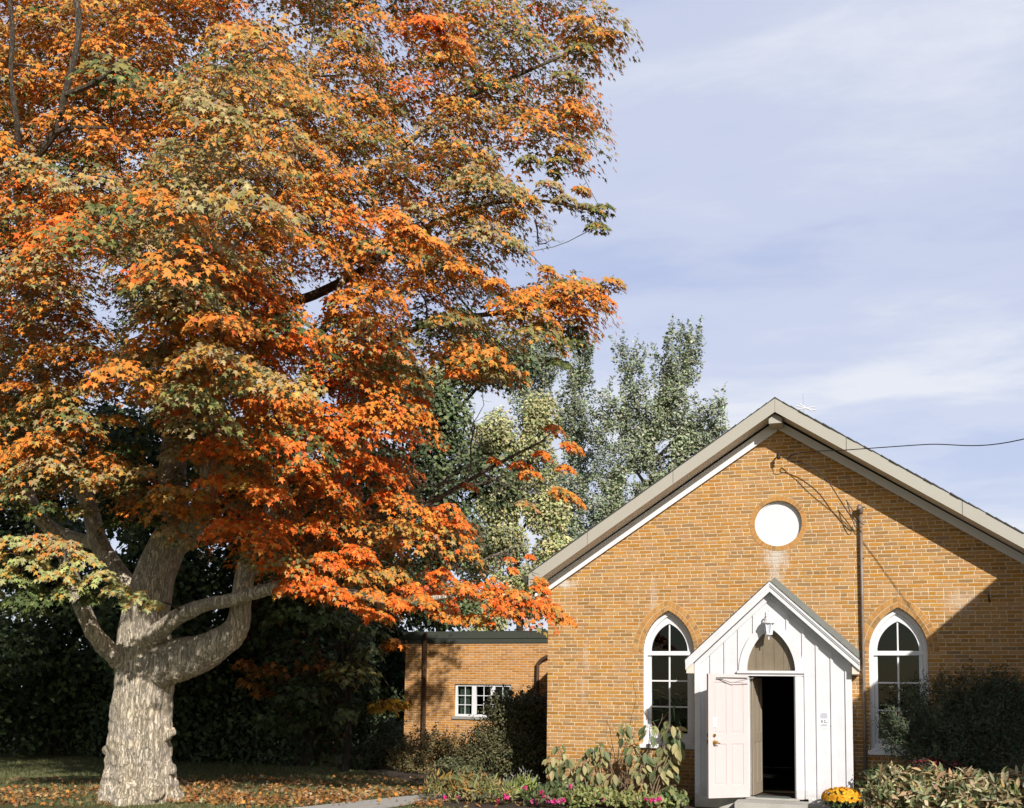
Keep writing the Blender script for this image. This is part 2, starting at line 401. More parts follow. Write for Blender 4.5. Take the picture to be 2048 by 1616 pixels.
# ------------------------------------------------------------------ foliage builder
T_MAPLE = (np.array([(0, 0, 0), (.38, .02, -.06), (.25, .22, .0), (.55, .50, -.12), (.19, .50, .0), (0, 1.0, -.16), (-.19, .50, 0), (-.55, .50, -.12), (-.25, .22, 0), (-.38, .02, -.06)]),
           [(0, i, i+1) for i in range(1, 9)])
T_OVAL = (np.array([(0, 0, 0), (.24, .3, .05), (.22, .65, .03), (0, 1, -.12), (-.22, .65, .03), (-.24, .3, .05)]), [(0, 1, 2), (0, 2, 3), (0, 3, 4), (0, 4, 5)])
T_PEONY = (np.array([(0, 0, 0), (.13, .3, .05), (.13, .62, .03), (0, 1, -.14), (-.13, .62, .03), (-.13, .3, .05), (0, .5, -.02)]), [(6, 0, 1), (6, 1, 2), (6, 2, 3), (6, 3, 4), (6, 4, 5), (6, 5, 0)])
T_LANCE = (np.array([(0, 0, 0), (.12, .35, .03), (0, 1, -.1), (-.12, .35, .03)]), [(0, 1, 2), (0, 2, 3)])
T_DIAM = (np.array([(0, 0, 0), (.36, .45, .08), (0, 1, -.05), (-.36, .45, .08)]), [(0, 1, 2), (0, 2, 3)])
T_BLADE = (np.array([(-.02, 0, 0), (.02, 0, 0), (.012, .6, .05), (0, 1, .22), (-.012, .6, .05)]), [(0, 1, 2), (0, 2, 4), (4, 2, 3)])
def unit(a): return a/(np.linalg.norm(a, axis=-1, keepdims=True)+1e-9)
def leaf_mesh(name, C, Nn, T, S, Cl, tmpl):
    tv, tf = tmpl; k = len(tv); n = len(C)
    Nn = unit(Nn); T = unit(T - Nn*(T*Nn).sum(1, keepdims=True)); X = np.cross(T, Nn)
    S = np.asarray(S, float).reshape(-1, 1, 1)
    V = C[:, None, :] + S*(tv[None, :, 0:1]*X[:, None, :] + tv[None, :, 1:2]*T[:, None, :] + tv[None, :, 2:3]*Nn[:, None, :])
    V = V.reshape(-1, 3).astype(np.float32)
    tf = np.array(tf); Fi = (np.arange(n)[:, None, None]*k + tf[None]).reshape(-1)
    nf = n*len(tf)
    me = bpy.data.meshes.new(name)
    me.vertices.add(len(V)); me.vertices.foreach_set('co', V.ravel())
    me.loops.add(nf*3); me.loops.foreach_set('vertex_index', Fi.astype(np.int32))
    me.polygons.add(nf); me.polygons.foreach_set('loop_start', np.arange(0, nf*3, 3, dtype=np.int32))
    me.polygons.foreach_set('loop_total', np.full(nf, 3, np.int32))
    me.update(calc_edges=True)
    a = me.color_attributes.new('tint', 'FLOAT_COLOR', 'POINT')
    buf = np.ones((n, k, 4), np.float32); buf[:, :, :3] = np.asarray(Cl)[:, None, :]
    a.data.foreach_set('color', buf.ravel())
    return me
def randu(n): return unit(rng.normal(size=(n, 3)))
def pick(cols, n, jit=.15):
    cols = np.array(cols); c = cols[rng.integers(0, len(cols), n)]
    return np.clip(c*(1+rng.normal(0, jit, (n, 1)))*(1+rng.normal(0, jit*.35, (n, 3))), .004, .95)
def vnoise(P, s, seed=0.0):
    return np.array([mnoise.noise(Vector((p[0]*s+seed, p[1]*s-seed, p[2]*s+seed*.5))) for p in P])
def lobe_points(lobes, n, shell=.45, gap=.0, gs=.8, seed=0):
    """points through ellipsoid volumes, denser near the skin; gap rejects by noise"""
    vol = np.array([l[1][0]*l[1][1]*l[1][2] for l in lobes])**(2/3); vol /= vol.sum()
    P = []; D = []
    for l, k in zip(lobes, rng.multinomial(n, vol)):
        d = randu(k); r = rng.random(k)**(shell)
        q = d*r[:, None]*np.array(l[1])
        P.append(np.array(l[0])+q); D.append(unit(d/np.array(l[1])))
    P = np.concatenate(P); D = np.concatenate(D)
    if gap:
        nz = vnoise(P, gs, seed)
        keep = nz > (gap-1)*.5 + rng.normal(0, .05, len(P)); P, D = P[keep], D[keep]
    return P, D

# ================================================================== SETTING: ground
def ground_mat():
    mt, N = new_mat('lawn')
    tc = N.n('ShaderNodeTexCoord').outputs['Object']
    a = N.noise(tc, .6, 5, .6); b = N.noise(tc, 14, 5, .7); c = N.noise(tc, 70, 3, .7)
    cc = N.mix(N.ramp(b, [(.3, (0,)*3), (.7, (1,)*3)]), (.08, .10, .035, 1), (.17, .18, .08, 1))
    cc = N.mix(N.m('MULTIPLY', N.ramp(a, [(.4, (0,)*3), (.65, (1,)*3)]), .6), cc, (.24, .19, .10, 1))
    bp = N.n('ShaderNodeBump', {'Strength': 1.0, 'Distance': .05, 'Height': N.m('ADD', b, c)})
    out(N, N.n('ShaderNodeBsdfPrincipled', {'Base Color': cc, 'Roughness': .95, 'Specular IOR Level': .1, 'Normal': bp.outputs[0]}).outputs[0])
    return mt
b = MB(); b.add([(-600, -300, 0), (600, -300, 0), (600, 900, 0), (-600, 900, 0)], [(0, 1, 2, 3)])
tag(b.build('ground', ground_mat()), kind='structure')
b = MB()
pp = [at_z(x, y, 0) for x, y in ((640, 1618), (760, 1602), (872, 1586), (960, 1580), (960, 1604), (900, 1622))]
PL = [(p[0], p[1], .008) for p in pp]
PL = [(-7.6, -6.2, .008), (-7.1, -3.95, .008), (-6.72, -2.9, .008), (-6.15, -1.4, .008), (-5.2, -.35, .008), (-4.7, -1.1, .008), (-5.55, -2.35, .008), (-5.9, -4.0, .008), (-6.2, -6.3, .008)]
b.add(PL, [tuple(range(len(PL)-1, -1, -1))])
tag(b.build('path', M_CONC), kind='structure')
b = MB()
BED = [(-5.3, -2.9, .004), (-1.3, -2.6, .004), (-1.3, -.02, .004), (-4.6, -.02, .004), (-5.5, .6, .004), (-9.6, 4.9, .004), (-9.9, 3.3, .004), (-6.0, -.4, .004), (-5.0, -1.4, .004)]
b.add(BED, [tuple(range(len(BED)))])
b.add([(1.25, -4.2, .004), (4.4, -4.2, .004), (4.4, -.02, .004), (1.25, -.02, .004)], [(0, 1, 2, 3)])
tag(b.build('flower_bed_soil', M_SOIL), kind='structure')
b = MB()
b.box(-1.0, .9, -12, -1.62, -.1, .012)
tag(b.build('front_path', M_CONC), kind='structure')

# ================================================================== CHURCH
HX, WZ = 4.184, 3.83            # half width of the front, wall corner height
RS = .656                        # roof slope
def wall_top(x): return 6.573-RS*abs(x)
LW, RW = -1.932, 1.923
W_HW, W_SP, W_AP, W_BT = .465, 2.60, 3.345, 1.0
church = thing('brick_church', 'ochre brick church with steep front gable, two pointed windows and a round white panel', 'church', (0, 0, 0))
front = [(-HX, -.3), (HX, -.3), (HX, wall_top(HX)), (0, wall_top(0)), (-HX, wall_top(HX))]
holes = [gothic(cx, W_HW, W_SP, W_AP, 14, .885) for cx in (LW, RW)] + [circle(-.002, 4.848, .40), rect(-.42, .30, .2, 2.2)]
me = sheet([front]+holes, 0, .3)
sw = MB()
sw.box(-HX, -HX+.3, .3, 15, -.3, wall_top(HX)); sw.box(HX-.3, HX, .3, 15, -.3, wall_top(HX))
sw.box(-HX+.3, HX-.3, 14.7, 15, -.3, wall_top(HX))
me = join_meshes([me, sw.mesh()])
link('wall', me, M_BRICK, church)
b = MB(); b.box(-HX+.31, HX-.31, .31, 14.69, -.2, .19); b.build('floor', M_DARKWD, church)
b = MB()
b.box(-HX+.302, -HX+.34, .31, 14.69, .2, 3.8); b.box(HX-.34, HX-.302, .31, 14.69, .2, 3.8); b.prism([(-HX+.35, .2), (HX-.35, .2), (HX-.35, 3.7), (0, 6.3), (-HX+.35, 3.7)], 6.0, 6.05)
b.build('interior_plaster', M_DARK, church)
# roof: two slabs with a shingle skin whose front edge is uneven
EX, RY0 = 4.41, -.5
RZ = 6.93
def rz(x, up=0): return RZ-.662*abs(x)+up
b = MB()
for sgn in (-1, 1):
    poly = [(0, rz(0, -.002)), (0, rz(0, -.06)), (sgn*EX, rz(EX, -.06)), (sgn*EX, rz(EX, -.002))]
    if sgn > 0: poly = poly[::-1]
    b.prism(poly[::-1], RY0-.005, 15.3)
roof = b.build('roof', M_SHINGLE, church)
b = MB(); rs = random.Random(3)
for sgn in (-1, 1):
    x = 0
    while x < EX:
        wd = .13
        x1 = min(EX, x+wd); y0 = RY0-.03-rs.random()*.02
        up0 = .012+rs.random()*.006
        p = [(sgn*x, rz(x, up0+.012)), (sgn*x, rz(x, 0.001)), (sgn*x1, rz(x1, 0.001)), (sgn*x1, rz(x1, up0))]
        if sgn > 0: p = p[::-1]
        b.prism(p[::-1], y0, 15.3); x = x1
b.build('shingles', M_SHINGLE, roof)
# fascia boards in lengths with open joints
FH = .235
for sgn in (-1, 1):
    b = MB()
    js = [0, 1.15, 2.9, 4.1, EX] if sgn > 0 else [0, 1.75, 3.3, EX]
    for a0, a1 in zip(js[:-1], js[1:]):
        x0, x1 = a0+(.004 if a0 else .002), a1-.004
        p = [(sgn*x0, rz(x0, -.001)), (sgn*x0, rz(x0, -FH)), (sgn*x1, rz(x1, -FH)), (sgn*x1, rz(x1, -.001))]
        if sgn > 0: p = p[::-1]
        b.prism(p[::-1], RY0-.028, RY0-.006)
    b.build('fascia', M_FASCIA, church)
b = MB()
for sgn in (-1, 1):
    for (z0, z1, y0, y1) in ((-FH+.035, -FH+.05, RY0-.004, .0),):
        p = [(sgn*.0, rz(0, z1)), (sgn*.0, rz(0, z0)), (sgn*EX, rz(EX, z0)), (sgn*EX, rz(EX, z1))]
        if sgn > 0: p = p[::-1]
        b.prism(p[::-1], y0, y1)
    for yy in (-.42, -.33, -.24, -.15):
        p = [(sgn*.13, rz(.13, -FH+.033)), (sgn*.13, rz(.13, -FH+.026)), (sgn*EX, rz(EX, -FH+.026)), (sgn*EX, rz(EX, -FH+.033))]
        if sgn > 0: p = p[::-1]
        b.prism(p[::-1], yy, yy+.075)
b.build('soffit', M_SOFFIT, church)
b = MB(); b.prism([(-.11, 6.52), (.11, 6.52), (.11, 6.605), (0, 6.68), (-.11, 6.605)], RY0+.06, -.063); b.build('apex_box', M_FASCIA, church)
for sgn in (-1, 1):
    b = MB()
    lo_ = .075 if sgn < 0 else .03
    for (zt, zb, y0, y1) in ((.105, -.005-lo_, -.045, -.001), (.022-lo_, -.022-lo_, -.062, -.046)):
        xe = HX+.06
        p = [(0, wall_top(0)+zt), (0, wall_top(0)+zb), (sgn*xe, wall_top(xe)+zb), (sgn*xe, wall_top(xe)+zt)]
        if sgn > 0: p = p[::-1]
        b.prism(p[::-1], y0, y1)
    b.build('frieze', M_WHITE, church)
# side gutters
for sgn in (-1, 1):
    b = MB(); xg = sgn*(EX+.05)
    b.box(min(xg-.06, xg+.06), max(xg-.06, xg+.06), RY0+.02, 15, rz(EX)-.15, rz(EX)-.03)
    b.box(min(sgn*HX, sgn*EX), max(sgn*HX, sgn*EX), -.0, 15, rz(EX)-.19, rz(EX)-.16)
    b.build('gutter', M_DKGREEN, church)
# brick arches and the ring round the panel: single voussoirs over a mortar bed
def vcol(): 
    c = random.choice(BR); k = .92+random.random()*.18
    return tuple(v*k for v in c)
def voussoirs(mb, path_in, path_out, n, y0, y1, gap=.005):
    """bricks between two matching polylines"""
    def res(path):
        path = np.array(path); d = np.r_[0, np.cumsum(np.linalg.norm(np.diff(path, axis=0), axis=1))]
        return lambda t: np.array([np.interp(t*d[-1], d, path[:, 0]), np.interp(t*d[-1], d, path[:, 1])])
    fi, fo = res(path_in), res(path_out)
    Lo = np.linalg.norm(np.diff(np.array(path_out), axis=0), axis=1).sum()
    g = gap/Lo
    for i in range(n):
        t0, t1 = i/n+g, (i+1)/n-g
        a, b_, c, d = fi(t0), fi(t1), fo(t1), fo(t0)
        dr = unit(d-a)*.005; dr2 = unit(c-b_)*.005
        mb.prism([tuple(p) for p in (a+dr, d-dr, c-dr2, b_+dr2)], y0-random.random()*.002, y1, vcol())
def arch_ring(cx):
    mb = MB()
    def half(off, side):
        g = gothic(cx, W_HW+off, W_SP, W_AP+off*1.12, 14)
        return g[:15] if side > 0 else g[14:][::-1]
    for side in (1, -1):
        for o0, o1, n in ((.0, .078, 14), (.083, .172, 14)):
            pi_, po = half(o0, side), half(o1, side)
            if side < 0: pi_, po = pi_, po
            m2 = MB(); voussoirs(m2, pi_, po, n, -.005, .0)
            if side < 0: m2.f = [q[::-1] for q in m2.f]
            mb.add(m2.v, m2.f); mb.c[-len(m2.v):] = m2.c
    ar = mb.build('window_arch', M_VOUS, church)
    gi = gothic(cx, W_HW+.001, W_SP, W_AP+.001, 14); go = gothic(cx, W_HW+.174, W_SP, W_AP+.174*1.12, 14)
    link('mortar_bed', sheet([go+gi[::-1]], -.0025, .001), M_MORT, ar)
arch_ring(LW); arch_ring(RW)
mb = MB(); n = 38
for i in range(n):
    a0, a1 = 2*math.pi*(i+.06)/n, 2*math.pi*(i+.94)/n
    q = [(-.002+r_*math.cos(a), 4.848+r_*math.sin(a)) for r_, a in ((.402, a0), (.482, a0), (.482, a1), (.402, a1))]
    mb.prism(q, -.005-random.random()*.002, 0, vcol())
rg = mb.build('panel_ring', M_VOUS, church)
link('mortar_bed', sheet([circle(-.002, 4.848, .486), circle(-.002, 4.848, .401)], -.0025, .001), M_MORT, rg)
mt, N = new_mat('round_panel_paint')
tc = N.n('ShaderNodeTexCoord').outputs['Object']
s = N.n('ShaderNodeSeparateXYZ', {0: tc})
bd = N.n('ShaderNodeMapRange', {0: N.m('ABSOLUTE', N.m('SUBTRACT', N.m('FRACT', N.m('DIVIDE', s.outputs[2], .13)), .5)), 1: .485, 2: .5, 3: 0.0, 4: .22}).outputs[0]
cc = N.mix(bd, N.mix(N.m('MULTIPLY', N.noise(tc, 7, 6, .65), .22), (.72, .72, .745, 1), (.52, .52, .54, 1)), (.55, .55, .57, 1))
out(N, N.n('ShaderNodeBsdfPrincipled', {'Base Color': cc, 'Roughness': .6}).outputs[0])
pn = link('round_panel', sheet([circle(-.002, 4.848, .399)], .07, .12), mt, church)
link('rim', sheet([circle(-.002, 4.848, .3985), circle(-.002, 4.848, .375)], .05, .069), M_WHITE, pn)

def gothic_window(cx):
    y = .10
    wo = gothic(cx, W_HW-.004, W_SP, W_AP-.004, 14, .99)
    wi = gothic(cx, W_HW-.075, W_SP, W_AP-.085, 14, 1.06)
    fr = link('window', sheet([wo, wi], y, y+.12), M_WHITE, church)
    gi = gothic(cx, .328, W_SP+.02, W_AP-.225, 14)
    # sash: arched head and lower sash
    up = sheet([gothic(cx, W_HW-.078, W_SP, W_AP-.088, 14, 2.555), gi[:1]+gi[1:]], y+.035, y+.085)
    lo = sheet([rect(cx-W_HW+.078, cx+W_HW-.078, 1.062, 2.552), rect(cx-.325, cx+.325, 1.15, 2.545)], y+.05, y+.10)
    bars = MB()
    bars.box(cx-W_HW+.072, cx+W_HW-.072, y+.012, y+.08, 2.545, 2.612)
    bars.box(cx-.012, cx+.012, y+.058, y+.084, 2.612, W_AP-.20)
    bars.box(cx-.014, cx+.014, y+.062, y+.092, 1.15, 2.545)
    for z in (2.085, 1.62): bars.box(cx-.325, cx+.325, y+.060, y+.090, z-.013, z+.013)
    link('sash', join_meshes([up, lo, bars.mesh()]), M_WHITE, fr)
    link('pane', sheet([gothic(cx, W_HW-.09, W_SP, W_AP-.10, 14, 1.1)], y+.074, y+.077), M_GLASS, fr)
    b = MB(); b.box(cx-.505, cx+.505, -.07, .22, .885, .958); b.box(cx-.46, cx+.46, .03, .215, .958, .988)
    b.build('window_sill', M_WHITE, church, bevel=.006)
gothic_window(LW); gothic_window(RW)
# hook and insulator fixings on the brick
b = MB()
b.tube([(.03, .0, 6.06), (.03, -.10, 6.07), (.03, -.16, 6.03)], .014, 8)
b.lathe((.03, -.16, 5.95), [(.02, 0), (.035, .02), (.022, .045), (.035, .07), (.03, .10), (.01, .12)], 12)
b.build('insulator_bracket', M_BLACK, church, smooth=True)
b = MB(); p = at_y(1977, 1196, 0)
b.tube([(p[0], 0, p[2]+.05), (p[0], -.06, p[2]+.05), (p[0], -.075, p[2]-.02), (p[0]+.01, -.04, p[2]-.07)], .012, 6)
b.build('wall_hook', M_BLACK, church)

# ------------------------------------------------------------------ conduit + cable + antenna
pipe = thing('conduit_pipe', 'rusty brown electric conduit pipe climbing the brick front beside the right pointed window', 'pipe', (1.368, -.06, .3))
b = MB(); pr0 = .025
b.tube([(1.373, -.06, .1), (1.37, -.06, 1.8), (1.366, -.06, 3.4), (1.363, -.06, 4.95)], pr0, 12)
b.build('pipe', M_PIPE, pipe, smooth=True)
for z in (1.2, 2.6, 4.2):
    b = MB(); b.box(1.32, 1.415, -.04, -.001, z-.012, z+.012); b.build('strap', M_PIPE, pipe)
b = MB()
b.tube([(1.363, -.06, 4.94), (1.363, -.065, 5.02), (1.35, -.11, 5.05), (1.33, -.15, 5.0)], [.036, .05, .05, .035], 12)
b.tube([(1.36, -.06, 5.03), (1.43, -.08, 5.06), (1.45, -.1, 5.02)], .012, 6)
b.build('weatherhead', M_PIPE, pipe, smooth=True)
def bez(p, n=24):
    """smooth polyline through points"""
    p = np.array(p, float); t = np.linspace(0, len(p)-1, n); o = []
    for v in t:
        i = min(int(v), len(p)-2); f = v-i
        p0, p1, p2, p3 = p[max(i-1, 0)], p[i], p[i+1], p[min(i+2, len(p)-1)]
        o.append(.5*((2*p1)+(-p0+p2)*f+(2*p0-5*p1+4*p2-p3)*f*f+(-p0+3*p1-3*p2+p3)*f**3))
    return np.array(o)
cable = thing('service_cable', 'black service cable sagging from the gable insulator out over the right roof edge', 'cable', (.2, -.3, 5.9))
b = MB()
e1 = at_y(1690, 900, -.8); e2 = at_y(2048, 878, -2.4)
q = e2 + (e2-e1)*1.0
b.tube(bez([at_y(1600, 905, -.35), at_y(1640, 902, -.55), e1, at_y(1850, 889, -1.5), e2, (5.9, -4.6, e2[2]+.28)], 60), .008, 6)
c2 = bez([at_y(1600, 905, -.35), at_y(1580, 912, -.22), at_y(1576, 922, -.2), at_y(1592, 923, -.22), at_y(1622, 933, -.24), at_y(1655, 962, -.22), at_y(1680, 1000, -.2), at_y(1700, 1030, -.17), at_y(1716, 1046, -.16)], 40)
b.tube(c2, .009, 6)
b.tube(bez([(.03, -.16, 6.0), at_y(1572, 916, -.3), at_y(1600, 905, -.35)], 8), .006, 5)
b.build('line', M_BLACK, cable, smooth=True)
b = MB()
b.tube(bez([at_y(1692, 1000, -.19), at_y(1706, 1022, -.17), at_y(1722, 1046, -.15), at_y(1729, 1049, -.12)], 20), .007, 5)
b.tube(bez([at_y(1693, 1000, -.19), at_y(1703, 1035, -.18), at_y(1712, 1055, -.15), at_y(1716, 1040, -.12)], 20), .007, 5)
b.build('drip_loop', M_BLACK, cable, smooth=True)
ap = at_y(1607, 818, 6.0)
ant = thing('roof_antenna', 'slender antenna mast with white crossed elements behind the church ridge', 'antenna', (ap[0], 6.0, rz(ap[0])))
b = MB(); tp = at_y(1607, 788, 6.0); b.tube([(ap[0], 6, rz(ap[0])), (ap[0], 6, tp[2])], .008, 6); b.build('mast', M_STEEL, ant)
for (xa, ya, xb, yb) in ((1592, 811, 1632, 821), (1597, 818, 1630, 813), (1600, 808, 1624, 822)):
    b = MB(); b.tube([at_y(xa, ya, 6.0), at_y((xa+xb)/2, (ya+yb)/2+1, 6.0), at_y(xb, yb, 6.0)], .014, 6); b.build('element', M_WHITE, ant)

# ================================================================== PORCH
PX, PY = -.065, -1.0
P_HW, P_AP, P_SL = 1.23, 3.70, .935
porch = thing('entrance_porch', 'white board and batten entrance porch with steep gable and pointed arch doorway', 'porch', (PX, PY, .0))
def ptop(x): return P_AP-.10-P_SL*abs(x-PX)
front = [(PX-P_HW, .03), (PX+P_HW, .03), (PX+P_HW, ptop(PX+P_HW)), (PX, ptop(PX)), (PX-P_HW, ptop(PX-P_HW))]
DX0, DX1, DZ0, DZ1 = -.435, .312, .2, 2.163
AX, ASP, AAP = -.066, 2.25, 2.95
arch_in = gothic(AX, .385, ASP, AAP, 14)
me = sheet([front, [(DX0, DZ0), (DX1, DZ0), (DX1, DZ1), (DX0, DZ1)], arch_in], PY, PY+.06)
b = MB()
b.box(PX-P_HW, PX-P_HW+.06, PY+.06, -.0, .03, ptop(PX+P_HW)+.02); b.box(PX+P_HW-.06, PX+P_HW, PY+.06, -.0, .03, ptop(PX+P_HW)+.02)
me = join_meshes([me, b.mesh()])
link('wall', me, M_PORCH, porch)
# battens on front, cut under the barge board; side battens
def batten(x, zb, zt0, zt1):
    b = MB(); b.prism([(x-.022, zb), (x+.022, zb), (x+.022, zt1), (x-.022, zt0)], PY-.02, PY-.001); b.build('batten', M_PORCH, porch, bevel=.003)
for x in (-1.03, -.80, .655, .88): batten(x, .201, ptop(x-.022)-.175, ptop(x+.022)-.175)
for x in (-.575, -.33, .20, .445): batten(x, 2.72 if abs(x-PX) < .3 else 2.26, ptop(x-.022)-.175, ptop(x+.022)-.175)
for x in (-.60, .475): batten(x, .201, 2.2, 2.2)
for yy in (-.75, -.5, -.25):
    for x0, x1 in ((PX+P_HW+.001, PX+P_HW+.018), (PX-P_HW-.018, PX-P_HW-.001)):
        b = MB(); b.box(x0, x1, yy-.02, yy+.02, .06, ptop(PX-P_HW)-.02); b.build('batten', M_PORCH, porch)
for x0, x1 in ((PX-P_HW-.012, DX0-.09), (.50, PX+P_HW+.012)):
    b = MB(); b.box(x0, x1, PY-.03, PY-.001, .0, .20); b.build('base_board', M_PORCH, porch, bevel=.004)
b = MB(); b.box(PX-P_HW, PX+P_HW, PY+.07, -.01, -.02, .029); b.build('foundation', M_CONC, porch)
# corner boards & frieze inside gable
b = MB()
b.box(PX-P_HW-.012, PX-P_HW+.085, PY-.022, PY-.0012, .20, ptop(PX-P_HW)-.01)
b.box(PX+P_HW-.085, PX+P_HW+.012, PY-.022, PY-.0012, .20, ptop(PX+P_HW)-.01)
for sgn in (-1, 1):
    xs = [0, P_HW]
    p = [(PX, ptop(PX)), (PX, ptop(PX)-.17), (PX+sgn*P_HW, ptop(PX+P_HW)-.17), (PX+sgn*P_HW, ptop(PX+P_HW))]
    if sgn > 0: p = p[::-1]
    b.prism(p[::-1], PY-.026, PY-.0225)
b.build('corner_board', M_PORCH, porch)
# arch frame, lintel, jambs
af_o = gothic(AX, .515, ASP-.02, AAP+.15, 14)
link('arch_frame', sheet([af_o+gothic(AX, .383, ASP-.02, AAP-.002, 14)[::-1]], PY-.04, PY-.0265), M_PORCH, porch)
b = MB(); b.box(AX-.545, AX+.53, PY-.065, PY-.001, 2.205, 2.25); b.box(AX-.53, AX+.51, PY-.035, PY-.001, 2.163, 2.204)
b.build('lintel', M_PORCH, porch, bevel=.006)
b = MB(); b.box(DX0-.11, DX0-.001, PY-.03, PY-.001, .2, 2.162); b.box(DX1+.001, DX1+.11, PY-.03, PY-.001, .19, 2.162)
b.box(DX0, DX0+.02, PY, PY+.12, .2, 2.162); b.box(DX1-.02, DX1, PY, PY+.12, .2, 2.162)
b.build('door_frame', M_PORCH, porch, bevel=.004)
# boarded tympanum in the arch
b = MB()
xs = [-.46, -.31, -.20, -.02, .13, .21, .34]
for x0, x1 in zip(xs[:-1], xs[1:]): b.box(x0+.002, x1-.002, PY+.062, PY+.09, 2.2, 3.0)
b.box(-.46, .34, PY+.0901, PY+.105, 2.2, 3.0)
b.build('tympanum', M_PLANK, porch)
# porch roof
b = MB()
PE = 1.37
def prz(x, up=0): return P_AP-P_SL*abs(x)+up
for sgn in (-1, 1):
    p = [(PX, prz(0, 0)), (PX, prz(0, -.05)), (PX+sgn*PE, prz(PE, -.05)), (PX+sgn*PE, prz(PE, 0))]
    if sgn > 0: p = p[::-1]
    b.prism(p[::-1], PY-.16, -.002)
pr = b.build('roof', M_SHINGLE, porch)
b = MB()
for sgn in (-1, 1):
    k = 14
    for i in range(k):
        x0, x1 = PE*i/k, PE*(i+1)/k+.012
        p = [(PX+sgn*x0, prz(x0, .003)), (PX+sgn*x1, prz(x1, .003)), (PX+sgn*x1, prz(x1, .024)), (PX+sgn*x0, prz(x0, .012))]
        if sgn < 0: p = p[::-1]
        b.prism(p, PY-.19-random.random()*.012, -.003)
b.build('shingles', M_SHINGLE, pr)
b = MB()
for sgn in (-1, 1):
    x0 = .0 if sgn < 0 else .0
    p = [(PX+sgn*x0, prz(x0, .02)), (PX+sgn*(PE+.01), prz(PE+.01, .02)), (PX+sgn*(PE+.01), prz(PE+.01, .20)), (PX+sgn*x0, prz(x0, .20))]
    if sgn < 0: p = p[::-1]
    b.prism(p, -.016, -.006)
b.build('flashing', M_SHINGLE2, pr)
b = MB()
for sgn in (-1, 1):
    for (z0, z1, y0, y1) in ((-.165, -.003, PY-.175, PY-.145), (-.075, -.0035, PY-.190, PY-.1755), (-.045, -.004, PY-.203, PY-.1905)):
        p = [(PX, prz(0, z0)), (PX+sgn*PE, prz(PE, z0)), (PX+sgn*PE, prz(PE, z1)), (PX, prz(0, z1))]
        if sgn < 0: p = p[::-1]
        b.prism(p, y0, y1)
b.build('barge_board', M_PORCH, porch)
for sgn in (-1, 1):
    b = MB(); x0 = PX+sgn*(P_HW+.02); x1 = PX+sgn*(PE-.01)
    b.prism([(min(x0, x1), 2.2), (max(x0, x1), 2.2), (max(x0, x1), 2.39 if sgn > 0 else 2.48), (min(x0, x1), 2.48 if sgn > 0 else 2.39)], PY-.14, -.01)
    b.build('eave_box', M_SOFFIT, porch)
# floor, step, inner lining
b = MB(); b.box(PX-P_HW+.07, PX+P_HW-.07, PY+.0, .28, .03, .196); b.build('floor', M_DARKWD, porch)
b = MB(); b.box(-.60, .50, PY-.60, PY-.003, .0, .165); b.box(DX0-.05, DX1+.05, PY-.06, PY-.0025, .165, .198)
b.build('step', M_CONC, porch, bevel=.008)
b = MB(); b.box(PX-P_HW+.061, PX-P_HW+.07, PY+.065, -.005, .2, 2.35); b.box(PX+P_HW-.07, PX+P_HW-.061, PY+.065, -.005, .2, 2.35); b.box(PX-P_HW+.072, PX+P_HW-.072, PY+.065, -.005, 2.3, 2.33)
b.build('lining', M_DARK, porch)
# doors
def door_leaf(name, w_, h_, mat, loc, rot, label=None, parent=porch):
    """panelled leaf in local coords: hinge at x=0, thickness along y, leaf toward +x"""
    b = MB(); t = .022
    b.box(0, w_, -.012, .012, 0, h_)
    st = .095*w_/.72
    rails = [(0, .20), (.86, 1.02), (h_-.13, h_)]
    for z0, z1 in rails: b.box(st, w_-st, -t, t, z0, z1)
    b.box(0, st, -t, t, 0, h_); b.box(w_-st, w_, -t, t, 0, h_)
    b.box(w_/2-.045, w_/2+.045, -t+.0005, t-.0005, .20, .86); b.box(w_/2-.045, w_/2+.045, -t+.0005, t-.0005, 1.02, h_-.13)
    for z0, z1 in ((.20, .86), (1.02, h_-.13)):
        for x0, x1 in ((st, w_/2-.045), (w_/2+.045, w_-st)):
            b.box(x0+.03, x1-.03, -.018, .018, z0+.035, z1-.035)
    me = b.mesh()
    M = Matrix.Translation(loc) @ Matrix.Rotation(rot, 4, 'Z')
    me.transform(M)
    o = link(name, me, mat, parent)
    if label: o['label'] = label
    return o, M
dl, DM = door_leaf('door', .77, 1.985, M_DOOR, Vector((DX0-.005, PY-.045, .20)), R(180+41), 'pale pink outer door leaf swung open to the left')
def on_door(name, parts, mat, lab=None):
    b = MB(); parts(b); me = b.mesh(); me.transform(DM); o = link(name, me, mat, dl)
    return o
on_door('deadbolt', lambda b: b.tube([(.665, .022, 1.02-.02), (.665, .045, 1.0)], .026, 14), M_BRASS)
def kn(b):
    b.tube([(.665, .022, .89), (.665, .034, .89)], .03, 14); b.tube([(.665, .03, .89), (.665, .075, .89)], .012, 8); b.ball((.665, .09, .89), .028, 8)
    b.tube([(.665, .09, .89), (.60, .095, .87)], .011, 8)
on_door('handle', kn, M_BRASS)
on_door('latch_plate', lambda b: b.box(.7702, .7725, -.012, .012, .86, .93), M_BLACK); on_door('bolt_plate', lambda b: b.box(.7702, .7725, -.012, .012, .975, 1.035), M_BLACK)
on_door('sticker', lambda b: b.box(.62, .68, .0225, .0235, 1.13, 1.28), M_PAPER)
def clo(b):
    b.box(.50, .63, .023, .04, 1.895, 1.935)
    b.tube([(.60, .045, 1.915), (.36, .075, 1.845)], .007, 6); b.tube([(.36, .075, 1.845), (.03, .20, 1.93)], .007, 6); b.tube([(.56, .04, 1.93), (.03, .045, 1.93)], .007, 6)
on_door('door_closer', clo, M_STEEL)
